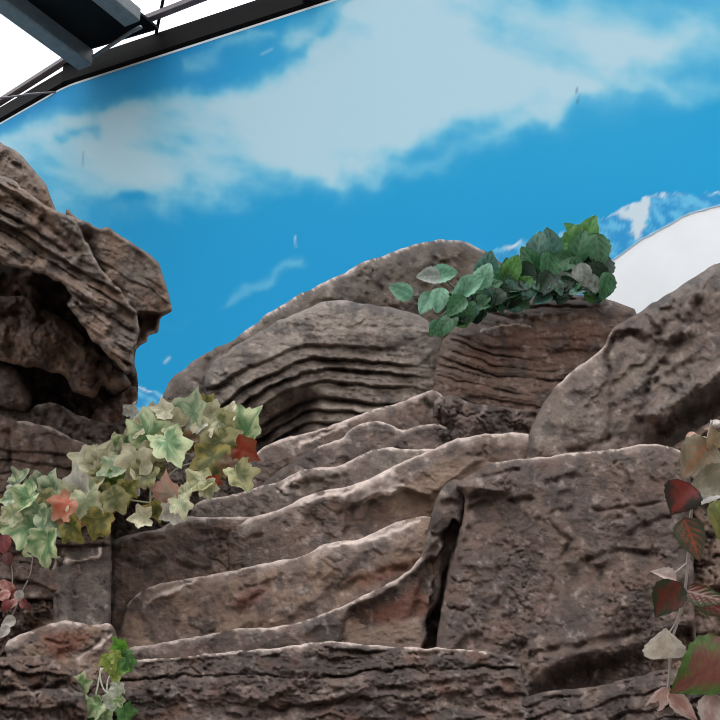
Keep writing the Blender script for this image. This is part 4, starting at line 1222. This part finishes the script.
# ------------------------------------------------------------------ hanging red vine: every big leaf its own part
VD = 3.24
vine = empty('hanging_vine', at(668, 730, VD))
tag(vine, 'hanging vine with red, green and pale pink leaves before the square block', 'plant')
vl = [  # u, v, size, tip angle, colours, tip_fwd, roll, width, fold, vein weight
    (696, 459, 52, 232, ((112, 106, 84), (130, 122, 102), (176, 92, 56)), .1, .1, .44, .1, .5),
    (708, 482, 46, 205, ((112, 108, 88), (136, 128, 110), (130, 122, 102)), .1, -.2, .42, .1, .4),
    (680, 499, 40, 242, ((112, 34, 18), (30, 28, 18), (96, 32, 18)), -.1, .1, .56, .1, .2),
    (705, 499, 46, 205, ((170, 164, 156), (184, 178, 170), (190, 184, 176)), .1, .35, .17, .3, .3),
    (692, 540, 50, 290, ((48, 62, 44), (58, 72, 54), (184, 70, 44)), .1, .1, .34, .15, .55),
    (722, 520, 44, 262, ((92, 98, 44), (120, 118, 66), (130, 130, 76)), .1, 0, .42, .1, .4),
    (664, 575, 30, 155, ((168, 150, 142), (178, 166, 158), (172, 138, 128)), .1, .9, .30, .5, .3),
    (666, 600, 48, 242, ((96, 34, 22), (34, 44, 20), (40, 44, 24)), -.2, .2, .40, .2, .5),
    (708, 597, 46, -14, ((108, 46, 40), (58, 72, 40), (206, 190, 180)), .1, .3, .28, .3, .7),
    (716, 608, 42, -22, ((90, 34, 30), (56, 70, 38), (160, 116, 104)), .0, .4, .28, .3, .5),
    (664, 644, 36, 86, ((176, 166, 150), (190, 182, 168), (172, 142, 122)), .2, .1, .72, .25, .2),
    (703, 671, 84, 212, ((118, 66, 56), (66, 96, 34), (84, 52, 38)), .1, .1, .40, .15, .5),
    (654, 706, 52, 224, ((176, 142, 130), (190, 166, 156), (160, 116, 108)), .1, .3, .17, .3, .3),
    (684, 708, 46, 312, ((172, 130, 120), (188, 164, 154), (156, 108, 98)), .1, .3, .22, .3, .3),
    (712, 714, 42, 262, ((164, 136, 128), (178, 164, 156), (156, 118, 108)), .1, .1, .44, .3, .3),
    (714, 438, 26, 100, ((118, 108, 82), (134, 118, 92), (156, 104, 76)), .1, .1, .46, .1, .4),
]
for i, (u, v, s, a, c, tf_, ro, w, fo_, vk) in enumerate(vl):
    V, F, T = oval_leaf(u, v, VD - 0.02 * (i % 3), s * 0.92, a, c, 4000 + i, tf_, ro, .25, w * .86, fo_, -.2, 6, vk, .8)
    link_mesh('leaf', V, F, M_LEAF, vine, T)
fs = Foliage()
for pts, w in (([(712, 420), (704, 455), (696, 490), (690, 520), (688, 556), (685, 590), (678, 620), (671, 645), (669, 680), (664, 705), (658, 740)], .0042), ([(690, 560), (676, 572), (664, 576)], .0025), ([(684, 592), (694, 592), (702, 596)], .0025),
               ([(684, 600), (676, 622), (668, 634)], .0025), ([(669, 686), (660, 700), (652, 712)], .003), ([(669, 688), (676, 702), (684, 714)], .003), ([(670, 690), (684, 688), (692, 680)], .0025), ([(692, 508), (700, 502), (716, 492)], .0028), ([(696, 490), (688, 492), (682, 498)], .0025)):
    V, F, T = tube('', curve_pts([(p[0], p[1], VD + .012) for p in pts]), w, None, None, lin((150, 140, 132)))
    fs.add(np.array(V), F, np.array(T))
fs.build('stem', M_STEM, vine)

# ------------------------------------------------------------------ bright green sprig
SPR = {'bright': ((72, 126, 34), (98, 142, 50), (126, 164, 84)), 'green': ((38, 84, 28), (66, 108, 42), (100, 138, 72)), 'yel': ((112, 132, 50), (138, 150, 74), (156, 166, 104)), 'var': ((98, 130, 72), (164, 172, 134), (172, 180, 150)), 'white': ((156, 164, 138), (184, 186, 168), (184, 186, 168))}
def sp_d(u, v): return 3.24 + 0.0004 * (720 - v)
sprig = empty('ivy_sprig', at(100, 720, 3.26))
tag(sprig, 'small fresh green ivy sprig with white stems between the front rocks', 'plant')
fb = Foliage(); fs = Foliage()
for i, (u, v, s, a, c) in enumerate(((119, 644, 24, 130, 'bright'), (126, 656, 20, 30, 'green'), (108, 663, 24, 250, 'yel'), (128, 664, 22, 300, 'green'), (115, 676, 20, 240, 'yel'), (122, 668, 18, 200, 'bright'), (82, 682, 26, 80, 'var'), (76, 704, 34, 265, 'var'), (94, 709, 30, 225, 'var'),
                                     (117, 690, 20, 260, 'white'), (110, 702, 24, 230, 'white'), (126, 714, 26, 300, 'green'), (119, 702, 16, 280, 'var'), (80, 692, 22, 280, 'var'), (104, 718, 24, 250, 'var'), (86, 720, 22, 260, 'green'), (114, 655, 18, 100, 'yel'))):
    r = np.random.default_rng(5000 + i)
    fb.add(*ivy_leaf(u, v, sp_d(u, v) - r.uniform(0, .03), s * 0.92, a + r.uniform(-15, 15), SPR[c], 5000 + i, r.uniform(0, .3), r.uniform(-.4, .4)))
fb.build('foliage', M_LEAF, sprig)
for pts in ([(117, 648), (116, 665), (108, 680), (108, 696), (118, 700)], [(101, 668), (98, 685), (96, 698), (104, 706), (112, 700)], [(103, 668), (100, 676), (104, 690), (112, 694)], [(82, 676), (80, 692), (78, 712), (76, 735)], [(120, 690), (122, 705), (120, 722), (112, 745)], [(110, 668), (118, 676), (119, 690)]):
    V, F, T = tube('', curve_pts([(p[0], p[1], sp_d(*p) + .004) for p in pts]), 0.0024, None, None, lin((205, 208, 190)))
    fs.add(np.array(V), F, np.array(T))
fs.build('stem', M_STEM, sprig)

# ------------------------------------------------------------------ little red sprig at the bank
RED = {'red': ((96, 28, 30), (122, 48, 46), (140, 78, 72)), 'pink': ((160, 98, 90), (172, 128, 118), (180, 146, 138)), 'white': ((164, 158, 148), (180, 174, 166), (174, 166, 158)), 'dark': ((66, 24, 26), (84, 38, 34), (100, 58, 54))}
def rd_d(u, v): return D0(v) - 0.10
rs = empty('red_sprig', at(14, 612, rd_d(14, 612)))
tag(rs, 'tiny red and pink leaved sprig on the crumbly bank beneath the ivy', 'plant')
fb = Foliage(); fs = Foliage()
for i, (u, v, s, a, c) in enumerate(((4, 545, 30, 275, 'red'), (8, 560, 22, 290, 'dark'), (9, 586, 20, 120, 'pink'), (3, 596, 22, 200, 'pink'), (14, 594, 18, 60, 'red'), (20, 597, 20, 280, 'white'), (25, 604, 18, 330, 'red'), (28, 607, 14, 300, 'dark'), (6, 606, 20, 250, 'red'), (2, 584, 18, 160, 'pink'), (13, 604, 16, 230, 'pink'), (8, 622, 22, 200, 'white'), (4, 632, 20, 240, 'white'))):
    r = np.random.default_rng(6000 + i)
    fb.add(*oval_leaf(u, v, rd_d(u, v) - r.uniform(0, .02), s * .72, a, RED[c], 6000 + i, r.uniform(0, .3), r.uniform(-.4, .4), width=.34))
fb.build('foliage', M_LEAF, rs)
for pts in ([(33, 556), (30, 575), (22, 592), (14, 612), (4, 630)], [(6, 550), (12, 570), (12, 590)], [(22, 592), (10, 596), (0, 600)]):
    V, F, T = tube('', curve_pts([(p[0], p[1], rd_d(*p) + .01) for p in pts]), 0.0026, None, None, lin((84, 72, 66)))
    fs.add(np.array(V), F, np.array(T))
fs.build('stem', M_STEM, rs)

# ------------------------------------------------------------------ light: bright overcast sky through the glazed roof
w = bpy.data.worlds.new('overcast_sky'); scene.world = w; w.use_nodes = True
nt = w.node_tree
bg = nt.nodes['Background']
tc = nt.nodes.new('ShaderNodeTexCoord'); sx = nt.nodes.new('ShaderNodeSeparateXYZ')
nt.links.new(tc.outputs['Generated'], sx.inputs['Vector'])
rp = nt.nodes.new('ShaderNodeValToRGB')
rp.color_ramp.elements[0].position = 0.0; rp.color_ramp.elements[0].color = (0.03, 0.03, 0.03, 1)
rp.color_ramp.elements[1].position = 1.0; rp.color_ramp.elements[1].color = (1.0, 1.0, 1.0, 1)
for p, c in ((0.45, 0.05), (0.52, 0.15), (0.68, 0.45), (0.8, 0.85)):
    el = rp.color_ramp.elements.new(p); el.color = (c, c, c * 1.01, 1)
ad = nt.nodes.new('ShaderNodeMath'); ad.operation = 'MULTIPLY_ADD'; ad.inputs[1].default_value = 0.5; ad.inputs[2].default_value = 0.5
nt.links.new(sx.outputs['Z'], ad.inputs[0]); nt.links.new(ad.outputs[0], rp.inputs['Fac'])
nt.links.new(rp.outputs['Color'], bg.inputs['Color'])
bg.inputs['Strength'].default_value = 2.5
sun = bpy.data.lights.new('daylight', 'SUN'); sun.energy = 2.5; sun.angle = math.radians(38)
so = bpy.data.objects.new('daylight', sun); COL.objects.link(so)
so.rotation_euler = Vector((0.14, 0.03, -1.0)).to_track_quat('-Z', 'Y').to_euler()
so.location = (-1, -1, 8)

# ------------------------------------------------------------------ camera
cam = bpy.data.cameras.new('camera'); co = bpy.data.objects.new('camera', cam); COL.objects.link(co)
co.location = Vector(CAM); co.rotation_euler = (math.pi / 2 + PITCH, 0, 0)
cam.sensor_width = 36; cam.sensor_height = 36; cam.lens = FPX / 720 * 36; cam.clip_start = 0.05
scene.camera = co
scene.view_settings.view_transform = 'Standard'; scene.view_settings.look = 'None'
scene.view_settings.gamma = 1; scene.view_settings.use_curve_mapping = False
scene.view_settings.exposure = 0.13
scene.cycles.use_denoising = True
scene.cycles.max_bounces = 6
scene.cycles.filter_width = 1.0
